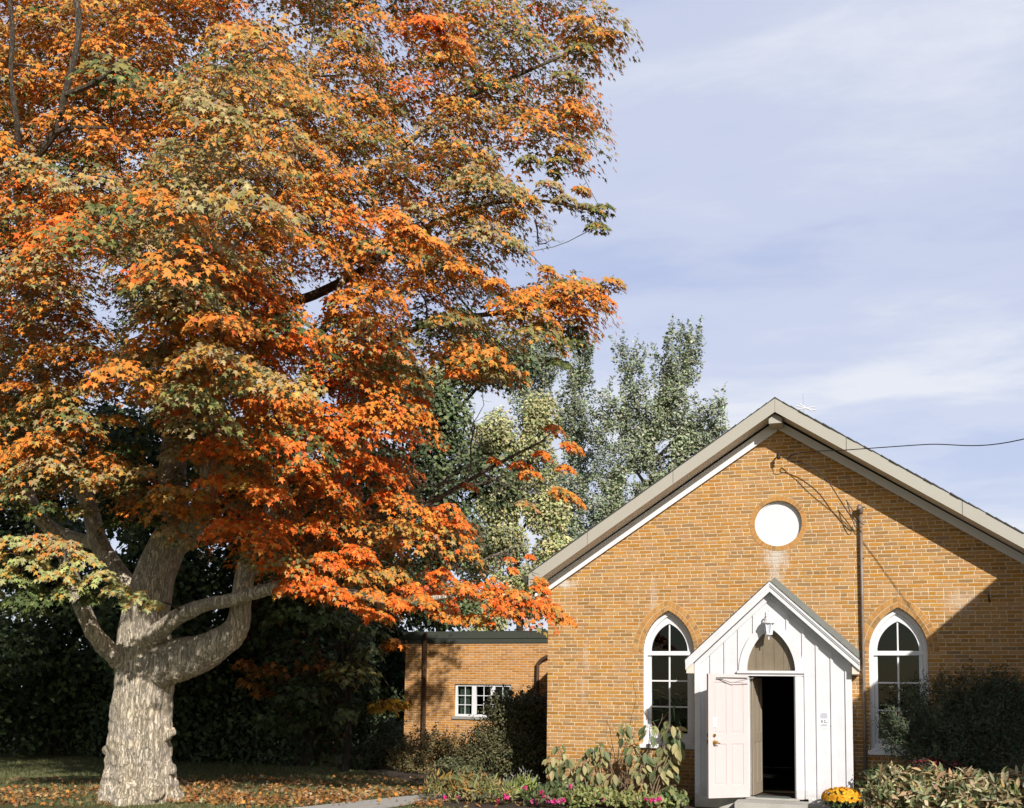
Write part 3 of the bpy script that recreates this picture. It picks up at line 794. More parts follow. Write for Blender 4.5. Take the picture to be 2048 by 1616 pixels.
dl2, DM2 = door_leaf('inner_door', .74, 1.93, M_TAN, Vector((DX0+.045, PY+.10, .212)), R(83), 'tan inner door leaf folded back into the dark porch')
# mat on the sill and things fixed to the porch
matt = thing('door_mat', 'grey ribbed mat lying on the porch threshold', 'mat', (-.05, PY+.1, .199))
b = MB()
b.box(-.32, .22, PY-.05, PY+.22, .1985, .208)
for i in range(16): b.box(-.31+i*.0335, -.31+i*.0335+.018, PY-.045, PY+.215, .2075, .213)
b.build('pad', M_MAT, matt)
lamp = thing('porch_lantern', 'white lantern lamp hanging under the peak of the white porch gable', 'lamp', (-.085, PY-.03, 3.0))
lx, ly = -.085, PY-.17
b = MB(); b.lathe((lx, PY-.035, 3.06), [(.001, -.06), (.05, -.06), (.05, .06), (.001, .06)], 12)
me = b.mesh(); link('backplate', me, M_WHITE, lamp)
b = MB(); b.tube(bez([(lx, PY-.03, 3.06), (lx, PY-.09, 3.16), (lx, PY-.16, 3.19), (lx, ly, 3.14)], 14), .012, 8); b.ball((lx, PY-.09, 3.19), .014, 6)
b.tube([(lx, PY-.09, 3.18), (lx, PY-.09, 3.27)], .006, 6)
b.build('arm', M_WHITE, lamp, smooth=True)
b = MB()
for a in range(6):
    t = a*math.pi/3
    b.tube([(lx+.085*math.cos(t), ly+.085*math.sin(t), 3.02), (lx+.052*math.cos(t), ly+.052*math.sin(t), 2.845)], .008, 5)
b.lathe((lx, ly, 2.83), [(.001, -.02), (.03, -.015), (.06, 0), (.06, .018), (.001, .02)], 12); b.tube([(lx, ly, 2.75), (lx, ly, 2.82)], .01, 6)
b.lathe((lx, ly, 3.015), [(.10, 0), (.105, .012), (.08, .03), (.07, .07), (.04, .105), (.018, .125), (.001, .14)], 14)
b.build('cage', M_WHITE, lamp)
b = MB(); b.lathe((lx, ly, 2.85), [(.045, 0), (.075, .17)], 6); b.build('shade', paint('frosted_glass', (.62, .66, .74), .3, .05, (.5, .5, .5), 0), lamp)
notice = thing('paper_notice', 'printed white paper notice pinned to the white porch wall right of the doorway', 'notice', (.755, PY-.004, 1.33))
b = MB(); b.box(.668, .838, PY-.004, PY-.0012, 1.345, 1.60); b.build('sheet', M_PAPER, notice)
for z0, k_ in ((1.575, 7), (1.398, 3)):
    b = MB()
    for i in range(k_):
        z = z0-i*.013
        b.box(.69 if i else .715, (.815-.02*random.random()) if i else .79, PY-.0052, PY-.0041, z-.0035, z+.0035)
    b.build('printed_text', M_INK, notice)
b = MB(); b.box(.70, .735, PY-.0052, PY-.0041, 1.425, 1.432); b.box(.705, .730, PY-.0052, PY-.0041, 1.438, 1.462); b.box(.745, .805, PY-.0052, PY-.0041, 1.425, 1.434); b.box(.757, .765, PY-.0052, PY-.0041, 1.435, 1.470); b.box(.75, .79, PY-.0052, PY-.0041, 1.462, 1.468)
b.build('printed_picture', M_INKDK, notice)
b = MB(); b.box(.842, .872, PY-.012, PY-.0205+.02, 1.372, 1.386); b.build('clip', M_STEEL, notice)

# ================================================================== ANNEX
AY = 6.6
annex = thing('brick_annex', 'low flat roofed brick annex with dark green roof edge, left of the church', 'annex', (-8.0, AY, 0))
AXL, AXR = at_y(809, 1400, AY)[0], -4.19
AZT = at_y(1000, 1283, AY)[2]; AZ2 = at_y(1000, 1286, AY)[2]; AZ3 = at_y(1000, 1277, AY)[2]; AZ4 = at_y(1000, 1262, AY)[2]
WX0, WX1 = at_y(909, 1400, AY)[0], at_y(1022, 1400, AY)[0]
WZ1, WZ0 = at_y(960, 1368.5, AY)[2], at_y(960, 1433.5, AY)[2]
me = sheet([rect(AXL, AXR, -.2, AZT), rect(WX0, WX1, WZ0-.06, WZ1)], AY, AY+.25)
b = MB(); b.box(AXL, AXL+.25, AY+.25, AY+7, -.2, AZT); b.box(AXL+.25, AXR, AY+6.75, AY+7, -.2, AZT)
link('wall', join_meshes([me, b.mesh()]), M_BRICK2, annex)
b = MB(); b.box(AXL-.05, AXR, AY-.05, AY+7.05, AZ3+.002, AZ4-.016); b.box(AXL-.03, AXR, AY-.03, AY+7.03, AZ2, AZ3); b.box(AXL-.055, AXR, AY-.055, AY+7.06, AZ4-.015, AZ4)
b.build('roof_edge', M_DKGREEN, annex)
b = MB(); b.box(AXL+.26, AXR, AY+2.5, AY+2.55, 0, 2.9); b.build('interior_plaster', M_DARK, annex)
fw = (WX1-WX0)/3
loops = [rect(WX0+.004, WX1-.004, WZ0, WZ1-.004)]
for i in range(3): loops.append(rect(WX0+i*fw+.07, WX0+(i+1)*fw-.055, WZ0+.06, WZ1-.055))
win = link('window', sheet(loops, AY+.05, AY+.13), M_WHITE, annex)
b = MB()
for i in range(3):
    x0, x1 = WX0+i*fw+.07, WX0+(i+1)*fw-.055
    b.box((x0+x1)/2-.009, (x0+x1)/2+.009, AY+.075, AY+.10, WZ0+.06, WZ1-.055)
    for k in (1, 2):
        z = WZ0+.06+(WZ1-WZ0-.115)*k/3; b.box(x0, x1, AY+.078, AY+.098, z-.009, z+.009)
b.build('muntin', M_WHITE, win)
b = MB(); b.box(WX0+.05, WX1-.05, AY+.088, AY+.091, WZ0+.04, WZ1-.04); b.build('pane', M_GLASS, win)
for xa, xb in ((WX0+.10, WX0+.36), (WX1-.34, WX1-.07)):
    b = MB(); k = 18
    for i in range(k):
        x = xa+(xb-xa)*i/k; d = .02*math.sin(i*1.9)
        b.box(x, xa+(xb-xa)*(i+1)/k, AY+.17+d, AY+.175+d, WZ0-.1, WZ1-.02)
    b.build('curtain', M_CURT, annex)
b = MB(); b.box(WX0-.05, WX1+.05, AY-.04, AY+.14, WZ0-.075, WZ0-.002); b.build('window_sill', M_STONE, annex, bevel=.005)
b = MB()
p0, p1 = at_y(852, 1268, AY-.06), at_y(845, 1470, AY-.06)
b.box(p0[0]-.045, p0[0]+.045, AY-.14, AY-.058, .1, AZ4-.03)
b.build('downpipe', M_BROWN, annex, bevel=.01)
b = MB()
q = [at_y(1098, 1312, AY-.08), at_y(1084, 1319, AY-.08), at_y(1077, 1328, AY-.08), at_y(1075, 1345, AY-.08)]
b.tube(bez([q[0]+np.array([.5, 0, .2])]+q+[(q[3][0], AY-.08, .1)], 30), .05, 8)
b.build('downpipe', M_BROWN, annex, smooth=True)
b = MB(); p = at_y(1093, 1405, AY-.03); b.box(p[0]-.07, p[0]+.1, AY-.05, AY-.001, p[2]-.06, p[2]+.05); b.tube([(p[0]+.0, AY-.051, p[2]), (p[0], AY-.06, p[2])], .03, 12)
b.build('electric_box', M_WHITE, annex)
# floodlight at the church eave
fl = thing('eave_floodlight', 'small round white floodlight under the left eave of the church', 'lamp', at_y(1071, 1190, -.1))
p = at_y(1071, 1190, -.1)
b = MB(); b.ball(p, .045, 8); b.build('bulb', M_WHITE, fl, smooth=True)
b = MB(); b.tube([p+np.array([0, .02, .03]), p+np.array([.12, .1, .2])], .02, 8); b.build('arm', M_DKGREEN, fl)

# ================================================================== NEIGHBOURING HALL (outside the right edge; its gable throws the diagonal shade)
TS = 5.0
_n = math.hypot(1, SA)
dirp = np.array([1, SA])/_n                          # along the gable, perpendicular to the sun's bearing
dirs = np.array([SA, -1])/_n                         # toward the sun
E0 = np.array([1.02+SA*TS, -TS]); EZ = 1.50+SB*TS
hall = thing('neighbouring_hall', 'tall brick hall with gabled roof just beyond the right edge of the photo', 'building', (E0[0], E0[1], 0))
HWD, HL, HS = 7.0, 9.0, .70
def hp(a, l, z): q = E0+dirp*a+dirs*l; return (q[0], q[1], z)
b = MB()
gb = [(0, 0), (HWD, 0), (HWD, EZ), (HWD/2, EZ+HS*HWD/2), (0, EZ)]
v = [hp(a, .12, z-.02) for a, z in gb] + [hp(a, HL, z-.02) for a, z in gb]
b.add(v, [(0, 1, 2, 3, 4), (9, 8, 7, 6, 5), (0, 4, 9, 5), (1, 6, 7, 2)]); b.build('wall', M_BRICK2, hall)
b = MB()
for a0, z0, a1, z1 in ((0, EZ, HWD/2, EZ+HS*HWD/2), (HWD, EZ, HWD/2, EZ+HS*HWD/2)):
    v = [hp(a0, 0, z0), hp(a1, 0, z1), hp(a1, HL+.3, z1), hp(a0, HL+.3, z0)]; v += [(x, y, z+.12) for x, y, z in v]
    b.add(v, [(0, 1, 2, 3), (7, 6, 5, 4), (0, 4, 5, 1), (1, 5, 6, 2), (2, 6, 7, 3), (3, 7, 4, 0)])
b.build('roof', M_SHINGLE, hall)
for a in (1.2, 3.0, 5.0):
    for z in (1.0, 4.0):
        b = MB(); v = [hp(a, .06, z), hp(a+.9, .06, z), hp(a+.9, .06, z+1.5), hp(a, .06, z+1.5)]; v += [hp(a, .13, z), hp(a+.9, .13, z), hp(a+.9, .13, z+1.5), hp(a, .13, z+1.5)]
        b.add(v, [(0, 1, 2, 3), (7, 6, 5, 4), (0, 4, 5, 1), (1, 5, 6, 2), (2, 6, 7, 3), (3, 7, 4, 0)]); b.build('window', M_WHITE, hall)

# ================================================================== MAPLE
TD = 16.25
PXM = F_PX/TD
def sk(pts): return [(at_d(x, y, TD+d), r/PXM) for x, y, d, r in pts]
LIMBS = [
 [(278, 1622, 0, 80), (277, 1600, 0, 72), (276, 1570, 0, 67), (278, 1500, 0, 61), (283, 1420, 0, 57), (290, 1350, 0, 56), (288, 1290, 0, 52), (292, 1230, 0, 45), (310, 1150, .1, 40), (335, 1090, .15, 37), (350, 1040, .2, 29), (345, 960, .4, 28), (350, 850, .6, 24), (350, 720, .8, 18), (365, 600, 1, 13), (380, 450, 1, 9), (400, 300, 1, 6), (410, 100, 1, 4)],
 [(335, 1090, .15, 38), (385, 1050, 0, 25), (420, 960, -.3, 20), (400, 800, -.2, 17), (430, 700, -.3, 14), (500, 560, -.5, 11), (560, 430, -.6, 8), (600, 280, -.7, 5), (620, 100, -.8, 4)],
 [(270, 1335, -.1, 26), (228, 1312, -.3, 18), (192, 1272, -.5, 16), (168, 1225, -.6, 15), (150, 1170, -.7, 14), (120, 1090, -.9, 14), (70, 1030, -1.2, 10), (0, 980, -1.5, 8)],
 [(285, 1225, .2, 26), (240, 1150, .4, 20), (200, 1090, .6, 19), (180, 1020, .8, 17), (145, 930, 1.0, 16), (100, 820, 1.2, 12), (60, 650, 1.0, 10), (45, 500, -.5, 9), (35, 380, -1.5, 8)],
 [(200, 1090, .6, 15), (110, 1060, 1.2, 14), (60, 1000, 1.5, 15), (20, 860, 1.7, 14), (-40, 700, 1.8, 10), (-90, 500, 1.5, 7)],
 [(305, 1335, -.1, 46), (370, 1318, -.3, 41), (430, 1292, -.5, 32), (472, 1255, -.6, 24), (483, 1195, -.7, 19), (495, 1130, -.8, 18), (530, 1050, -1, 14), (560, 950, -1, 11), (600, 820, -1, 9), (650, 650, -.9, 7), (720, 480, -.8, 5), (800, 300, -.8, 4)],
 [(300, 1280, -.3, 20), (345, 1240, -.7, 15), (400, 1213, -.9, 13), (460, 1200, -1.1, 12), (530, 1180, -1.3, 12), (620, 1165, -1.5, 10), (700, 1185, -1.6, 8), (790, 1205, -1.7, 7), (880, 1195, -1.8, 5), (1000, 1190, -1.9, 4), (1090, 1200, -2, 3)],
 [(430, 700, -.3, 13), (530, 640, -.5, 11), (570, 610, -.5, 10), (640, 585, -.6, 9), (760, 520, -.8, 7), (900, 430, -1, 5), (1050, 400, -1, 3), (1180, 420, -1, 2)],
 [(600, 820, -1, 8), (760, 690, -1.2, 6), (900, 640, -1.2, 5), (1050, 620, -1.2, 4), (1190, 590, -1.2, 2)],
 [(800, 300, -.8, 5), (930, 200, -1, 4), (1060, 140, -1, 3), (1200, 80, -1, 2)],
 [(35, 380, -1.5, 8), (60, 330, -2.0, 7), (110, 265, -2.3, 6), (130, 190, -2.5, 6), (150, 110, -2.6, 5), (158, 50, -2.6, 5), (148, -20, -2.6, 4)],
 [(35, 380, -1.5, 7), (35, 260, -2.0, 5), (22, 160, -2.2, 4), (25, 60, -2.3, 4), (15, -20, -2.3, 3)],
 [(130, 190, -2.5, 5), (190, 165, -2.8, 4), (240, 130, -3, 3), (270, 112, -3, 2)],
 [(110, 265, -2.3, 5), (150, 255, -2.5, 3), (215, 256, -2.7, 2)],
 [(495, 1130, -.8, 12), (560, 1100, -.9, 9), (660, 1060, -1, 7), (760, 1040, -1, 6), (850, 1010, -1, 5), (930, 965, -1, 4), (1010, 920, -1, 3), (1090, 880, -1, 2)],
]
maple = thing('maple_tree', 'huge old maple with orange autumn crown and a thick pale trunk on the lawn', 'tree', at_z(278, 1602, 0))
b = MB(); node_pts = []; thin = MB()
for li, lb in enumerate(LIMBS):
    s_ = sk(lb); P = bez([p for p, r in s_], len(lb)*5); rr = np.interp(np.linspace(0, len(lb)-1, len(P)), range(len(lb)), [r for p, r in s_])
    (b if li < 7 else thin).tube(P, rr, 14 if li < 7 else 8)
    node_pts += [(p, r) for p, r in zip(P[::2], rr[::2])]
# root flare
base = at_z(278, 1602, 0)
for a in np.linspace(0, 2*math.pi, 9)[:-1]+.3:
    d = np.array([math.cos(a), math.sin(a), 0]); L = .66+.14*math.sin(a*3)
    b.tube([base+d*.27+_z*.75, base+d*.38+_z*.32, base+d*.52+_z*.08, base+d*L-_z*.06], [.2, .23, .17, .06], 10)
# burls
for (x, y, r) in ((335, 1470, .09), (345, 1465, .07), (300, 1478, .10), (222, 1540, .10), (340, 1540, .1), (215, 1500, .08), (250, 1580, .12), (320, 1590, .14), (232, 1322, .12)):
    b.ball(at_d(x, y, TD-.28 if 240 < x < 320 else TD-.1), r, 6)
me = b.mesh()
o = bpy.data.objects.new('tmp', me); COL.objects.link(o)
md = o.modifiers.new('r', 'REMESH'); md.mode = 'VOXEL'; md.voxel_size = .022
md = o.modifiers.new('s', 'SMOOTH'); md.iterations = 5; md.factor = .5
dg = bpy.context.evaluated_depsgraph_get(); tm = bpy.data.meshes.new_from_object(o.evaluated_get(dg)); bpy.data.objects.remove(o)
nv = len(tm.vertices); co_ = np.empty(nv*3, np.float32); tm.vertices.foreach_get('co', co_); co_ = co_.reshape(-1, 3)
no_ = np.empty(nv*3, np.float32); tm.vertex_normals.foreach_get('vector', no_); no_ = no_.reshape(-1, 3)
disp = np.zeros(nv)
for i in range(nv):
    p = co_[i]
    a = mnoise.noise(Vector((p[0]*13, p[1]*13, p[2]*.9+.8*mnoise.noise(Vector(p)*1.5)))); c = mnoise.noise(Vector((p[0]*3.1, p[1]*3.1, p[2]*2.5+9)))
    low = max(0., 1-p[2]/2.1); pl_ = mnoise.noise(Vector((p[0]*15, p[1]*15, p[2]*11))); d = -.45*max(0, pl_-.12)*2 + mnoise.noise(Vector((p[0]*7, p[1]*7, p[2]*8)))
    disp[i] = (.020*(.6-2*abs(a))+.010*mnoise.noise(Vector((p[0]*26, p[1]*26, p[2]*6)))+.035*c+.06*low*d)
thick = np.clip((3.9-co_[:, 2])/1.5, .12, 1)
co_ += no_*(disp*thick)[:, None]
tm.vertices.foreach_set('co', co_.ravel().astype(np.float32)); tm.update()
link('trunk', tm, M_BARK, maple, smooth=True)

# crown ------------------------------------------------------------
POLY = [(-260, -330), (1050, -330), (1120, -60), (1120, 20), (1160, 45), (1215, 60), (1230, 85), (1180, 115), (1150, 150), (1150, 210), (1165, 235), (1150, 270), (1140, 310), (1090, 310), (1010, 335), (985, 400), (1010, 440), (1020, 490), (980, 530), (975, 590), (1040, 610), (1090, 590), (1190, 590), (1160, 640), (1150, 690), (1090, 690), (1030, 660), (980, 690), (985, 740), (930, 770), (850, 740), (830, 770), (780, 860), (790, 960), (800, 1010), (900, 1020), (925, 1060), (860, 1100), (860, 1150), (960, 1180), (1080, 1195), (1090, 1225), (960, 1225), (830, 1225), (780, 1190), (660, 1190), (560, 1170), (500, 1120), (430, 1050), (350, 1030), (290, 1000), (220, 980), (140, 960), (0, 980), (-260, 1000)]
PA = np.array(POLY, float)
def inside(x, y):
    c = False; n = len(PA); j = n-1
    for i in range(n):
        if (PA[i, 1] > y) != (PA[j, 1] > y) and x < (PA[j, 0]-PA[i, 0])*(y-PA[i, 1])/(PA[j, 1]-PA[i, 1])+PA[i, 0]: c = not c
        j = i
    return c
HOLES = [(612, 90, 34, 34), (395, 115, 26, 34), (500, 20, 32, 28), (205, 588, 30, 28), (255, 662, 22, 24), (640, 600, 26, 18), (815, 640, 16, 16), (300, 330, 20, 14), (770, 130, 12, 10), (250, 860, 60, 60), (330, 920, 50, 40), (985, 560, 20, 20), (1075, 440, 20, 20), (700, 950, 20, 20), (480, 830, 24, 18), (880, 780, 30, 30), (845, 235, 20, 12), (1080, 190, 20, 16), (1010, 300, 14, 12)]
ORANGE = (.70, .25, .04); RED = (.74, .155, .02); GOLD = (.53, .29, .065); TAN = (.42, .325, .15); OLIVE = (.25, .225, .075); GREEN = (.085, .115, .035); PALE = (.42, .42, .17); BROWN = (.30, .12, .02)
def colour_weights(x, y, front):
    """share of each leaf colour among the sprays of this part of the crown"""
    w_ = dict(o=.30, r=.05, g=.26, t=.17, v=.16, n=.06)
    if 430 < x < 900 and 560 < y < 1260: w_ = dict(o=.50, r=.34, g=.08, t=.06, v=.02, n=.0)
    if 900 <= x and y > 820: w_ = dict(o=.55, r=.36, g=.05, t=.02, v=.02, n=0)
    if x < 480 and y < 320: w_ = dict(o=.52, r=.05, g=.28, t=.10, v=.05, n=0)
    if 180 < x < 470 and 320 < y < 560: w_ = dict(o=.14, r=.02, g=.2, t=.42, v=.18, n=.04)
    if x < 330 and 540 < y < 900: w_ = dict(o=.30, r=.06, g=.14, t=.34, v=.14, n=.02)
    if x < 200 and 380 < y < 560: w_ = dict(o=.6, r=.2, g=.15, t=.05, v=.0, n=0)
    if 640 < x and y < 520: w_ = dict(o=.30, r=.06, g=.36, t=.10, v=.18, n=0)
    if x > 900 and 380 < y < 520: w_ = dict(o=.12, r=.02, g=.3, t=.25, v=.31, n=0)
    if x > 850 and 520 < y < 640: w_ = dict(o=.36, r=.10, g=.34, t=.06, v=.14, n=0)
    if x > 800 and 640 <= y < 800: w_ = dict(o=.08, r=.02, g=.25, t=.15, v=.40, n=.1)
    if 230 < x < 470 and 860 < y < 1110: w_ = dict(o=.25, r=.1, g=.15, t=.4, v=.1, n=0)
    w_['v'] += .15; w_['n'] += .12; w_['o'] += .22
    if front > 0: w_['n'] += .22; w_['v'] += .15      # the far side gets more green and olive sprays
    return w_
CM = dict(o=ORANGE, r=RED, g=GOLD, t=TAN, v=OLIVE, n=GREEN)
pads = []   # (centre, radius, kind weights, n)
def add_pad(x, y, d, rpx, wt, n):
    pads.append((at_d(x, y, TD+d), rpx/PXM, wt, n))
def in_hole(x, y, rq): return any(((x-hx)/(hr+rq*.55))**2+((y-hy)/(hq+rq*.4))**2 < 1 for hx, hy, hr, hq in HOLES)
tries = 0; placed = []
while len(placed) < 900 and tries < 90000:
    tries += 1
    x, y = random.uniform(-260, 1240), random.uniform(-330, 1240)
    if not inside(x, y): continue
    r2 = ((x-400)/950)**2+((y-420)/870)**2
    dep = 4.4*math.sqrt(max(.06, 1-r2))
    if y > 900: dep = min(dep, 2.2)
    d = random.uniform(-1, 1); d = d if random.random() < .62 else -abs(d)
    side = min(1, max(0, (x-520)/330))
    dd = d*dep*(1-.55*side if d < 0 else 1) - 1.9*min(1, max(0, (x-680)/350)) + 2.0*min(1, max(0, (600-y)/640))
    if dd < -1.2 and y > 1000 and x < 480: continue
    if dd < -2.4 and y > 560 and x < 330: continue
    if dd < -2.0 and y < 330 and x < 330: continue
    rp = random.uniform(54, 104)
    rq = rp*TD/(TD+dd)
    if in_hole(x, y, rq): continue
    if any(abs(dd-q[2]) < .75 and (x-q[0])**2+((y-q[1])*1.9)**2 < (.70*(rp+q[3]))**2 for q in placed): continue
    placed.append((x, y, dd, rp))
    off = x < -60 or y < -80
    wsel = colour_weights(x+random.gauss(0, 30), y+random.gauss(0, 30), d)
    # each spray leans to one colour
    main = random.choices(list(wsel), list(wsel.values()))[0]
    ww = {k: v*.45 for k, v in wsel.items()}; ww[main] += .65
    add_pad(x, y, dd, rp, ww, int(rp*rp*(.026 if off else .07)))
print('pads', len(placed), tries)
EDGE = [  # explicit sprays along the outline: x, y, depth, radius px, colour
 (1225, 78, -1, 30, 'g'), (1195, 70, -1, 34, 'g'), (1150, 55, -1, 40, 'g'), (1165, 105, -1, 32, 'v'), (1135, 160, -1, 34, 'v'), (1160, 232, -1, 34, 'o'), (1150, 215, -.8, 28, 'o'), (1140, 300, -1, 34, 'g'), (1120, 322, -1, 24, 'v'), (1060, 325, -1, 26, 'v'), (1110, 348, -1, 15, 'v'),
 (1030, 385, -1, 26, 't'), (1060, 400, -1, 26, 'g'), (1100, 375, -1, 28, 't'), (1130, 405, -1, 28, 't'), (1165, 380, -1, 18, 'g'), (1180, 420, -1, 32, 'v'), (1210, 415, -1, 22, 'v'), (1195, 452, -1, 24, 'v'), (1025, 425, -1, 28, 'g'), (1030, 495, -1, 22, 'v'),
 (1095, 545, -1, 20, 'g'), (1130, 575, -1, 30, 'g'), (1180, 575, -1, 34, 'g'), (1225, 570, -1, 28, 'g'), (1205, 600, -1, 26, 'o'), (1110, 600, -1, 34, 'o'), (1160, 630, -1, 34, 'o'), (1070, 590, -1, 26, 'o'), (1140, 690, -.8, 36, 'n'), (1120, 725, -.8, 26, 'n'), (1080, 660, -.8, 34, 'v'), (1040, 640, -1, 30, 'g'), (1150, 670, -.7, 30, 'n'),
 (960, 720, -1.2, 40, 'g'), (985, 750, -1.1, 30, 'v'), (925, 745, -1.2, 30, 'o'),
 (830, 770, -1.3, 34, 'o'), (840, 800, -1.3, 22, 'r'), (800, 850, -1.3, 34, 'o'), (795, 960, -1.3, 32, 'r'), (770, 1000, -1.4, 34, 'r'),
 (900, 1030, -1.5, 34, 'r'), (925, 1055, -1.5, 28, 'r'), (870, 1045, -1.5, 30, 'r'), (1085, 910, -1, 19, 'r'), (1145, 895, -1, 24, 'o'), (1110, 860, -1, 22, 'o'), (1130, 940, -1, 20, 'o'), (1060, 950, -1, 26, 'o'), (1040, 930, -1, 20, 'r'), (1140, 1000, -1, 32, 'o'), (1120, 985, -1, 22, 'g'), (940, 972, -1, 15, 'r'), (990, 920, -1, 12, 'r'), (1055, 1010, -1, 22, 't'), (1020, 1120, -1.5, 10, 'r'), (1060, 1115, -1.5, 10, 'r'), (1080, 1160, -1.8, 14, 'o'), (1025, 1140, -1.6, 10, 'r'),
 (880, 1150, -1.7, 30, 'r'), (930, 1180, -1.8, 34, 'o'), (985, 1190, -1.8, 32, 'r'), (1040, 1190, -1.9, 30, 'o'), (690, 1190, -2.1, 32, 'r'), (745, 1190, -2.2, 30, 'o'), (650, 1175, -2.1, 32, 'r'), (800, 1205, -2.2, 30, 'r'), (845, 1195, -2.2, 28, 'o'), (600, 1175, -2.0, 30, 'r'), (1085, 1205, -1.9, 30, 'r'), (1110, 1222, -2, 24, 'o'), (1135, 1240, -2, 17, 'o'), (1010, 1225, -1.8, 28, 'o'), (960, 1240, -1.5, 30, 'g'), (900, 1235, -1.5, 32, 'o'), (860, 1215, -1.5, 32, 'o'), (1080, 1175, -1.9, 20, 'r'), (830, 1180, -1.6, 30, 'r'), (790, 1150, -1.6, 34, 'g'), (740, 1150, -1.6, 34, 'g'), (760, 1230, -1.5, 28, 'r'),
 (545, 1130, -1.8, 40, 'r'), (600, 1140, -1.9, 40, 'r'), (660, 1120, -1.9, 40, 'r'), (580, 1180, -1.8, 34, 'r'), (640, 1190, -1.7, 30, 'r'), (520, 1090, -1.8, 34, 'o'), (720, 1100, -1.8, 36, 'r'), (700, 1150, -1.7, 34, 'g'), (730, 1220, -1.6, 26, 'r'), (640, 1060, -1.8, 40, 'r'), (570, 1060, -1.7, 36, 'r'),
 (360, 1085, -1.3, 34, 't'), (335, 1065, -1.3, 26, 't'), (290, 950, -1.5, 36, 't'), (360, 910, -1.6, 40, 't'), (310, 1000, -1, 30, 'g'), (480, 1010, -1.3, 34, 't'), (450, 1060, -1.2, 28, 'o'),
 (30, 860, -1.6, 48, 'v'), (95, 900, -1.5, 46, 'o'), (165, 870, -1.6, 48, 'o'), (230, 835, -1.6, 44, 'g'), (205, 925, -1.4, 44, 'o'), (140, 955, -1.5, 44, 'v'), (60, 965, -1.6, 46, 'n'), (15, 1015, -1.8, 46, 'n'), (90, 1025, -1.6, 40, 'n'), (150, 1020, -1.2, 34, 'v'), (250, 900, -1.2, 44, 'n'), (260, 985, -1.0, 36, 'v'), (320, 860, -1.2, 44, 'n'), (400, 900, -1.6, 44, 'o'), (430, 960, -1.6, 40, 'r'), (410, 1010, -1.2, 36, 'o'), (10, 920, -1.8, 44, 'o'), (300, 1040, -.9, 30, 'n'), (230, 1050, -.6, 30, 'n'), (20, 780, -2, 50, 'o'), (100, 800, -2, 50, 'v'), (170, 780, -2, 48, 't'), (500, 900, -1.8, 44, 'o'), (480, 960, -1.6, 40, 'g'), (540, 990, -1.8, 44, 'r'),
 (560, 650, -1.5, 44, 'o'), (600, 690, -1.6, 44, 'r'), (690, 600, -1.6, 44, 'o'), (730, 650, -1.7, 44, 'o'), (770, 710, -1.7, 44, 'r'), (330, 790, -1.8, 44, 'o'), (380, 820, -1.8, 44, 'r'), (470, 730, -2, 50, 'r'), (520, 800, -2, 48, 'r'), (430, 780, -2, 40, 'r'), (420, 560, -2, 46, 'o'), (330, 555, -2, 50, 't'), (250, 560, -2, 40, 't'), (700, 760, -2, 50, 'r'), (640, 770, -2, 44, 'r'), (730, 830, -2, 48, 'o'), (660, 870, -2, 48, 'r'), (720, 930, -1.9, 48, 'r'), (600, 930, -1.9, 46, 'r'), (660, 990, -1.9, 46, 'r'), (560, 880, -2, 44, 'r'), (740, 570, -1.5, 38, 'o'), (60, 640, -2.2, 50, 't'), (140, 700, -2.2, 54, 't'), (220, 720, -2.1, 48, 't'), (90, 560, -2.2, 50, 'o'), (60, 480, -2.4, 54, 'o'), (110, 500, -2.4, 50, 'o'), (820, 470, -2.5, 50, 'o'), (860, 490, -2.4, 44, 'o'), (790, 440, -2.6, 44, 'o'), (930, 540, -1.5, 40, 'o'), (990, 570, -1.3, 26, 'o'), (880, 60, -2, 60, 'o'), (900, 100, -2, 56, 'o'), (850, 60, -2.2, 50, 'r'),
]
for x, y, d, rp, k in EDGE:
    if rp <= 0: continue
    if x > 780 and y < 765: d -= 1.7
    if 400 < x < 640 and 640 < y < 1000: d -= 1.6
    ww = {q: .05 for q in CM}; ww[k] = 1.0
    if k == 'r': ww['o'] = .5
    if k == 'o': ww['g'] = .25; ww['r'] = .2
    if k == 'g': ww['o'] = .35; ww['v'] = .2
    if k in 'nv': ww['r'] = 0; ww['o'] = .05
    add_pad(x, y, d, rp*(TD+d)/TD, ww, int(rp*4.0)+14)
CM['p'] = PALE; CM['q'] = (.30, .33, .12)
for x, y, d, rp, k in [(30, 1090, -2.2, 44, 'p'), (80, 1085, -2.2, 44, 't'), (120, 1100, -2.2, 44, 't'), (160, 1125, -2.1, 40, 'p'), (60, 1130, -2.2, 44, 'p'), (110, 1150, -2.2, 40, 'p'), (200, 1160, -2, 36, 'p'), (235, 1180, -1.9, 30, 'p'), (270, 1195, -1.8, 26, 'p'), (305, 1212, -1.7, 22, 'p'), (10, 1160, -2.2, 44, 'q'), (50, 1190, -2, 40, 'n'), (90, 1200, -2, 36, 'n'), (140, 1180, -2, 34, 'q'), (-30, 1120, -2.2, 50, 'p'), (-40, 1190, -2, 50, 'q'), (70, 1225, -1.8, 30, 'n'), (20, 1215, -1.8, 36, 'n'), (180, 1200, -1.6, 26, 'n')]:
    ww = {k: 1.0, 'p': .3, 'g': .08}
    if k == 't': ww['o'] = .4
    if k == 'n': ww = {'n': 1, 'q': .2}
    add_pad(x, y, d, rp*(TD+d)/TD, ww, int(rp*4.0)+12)
tb = at_z(283, 1600, 0)
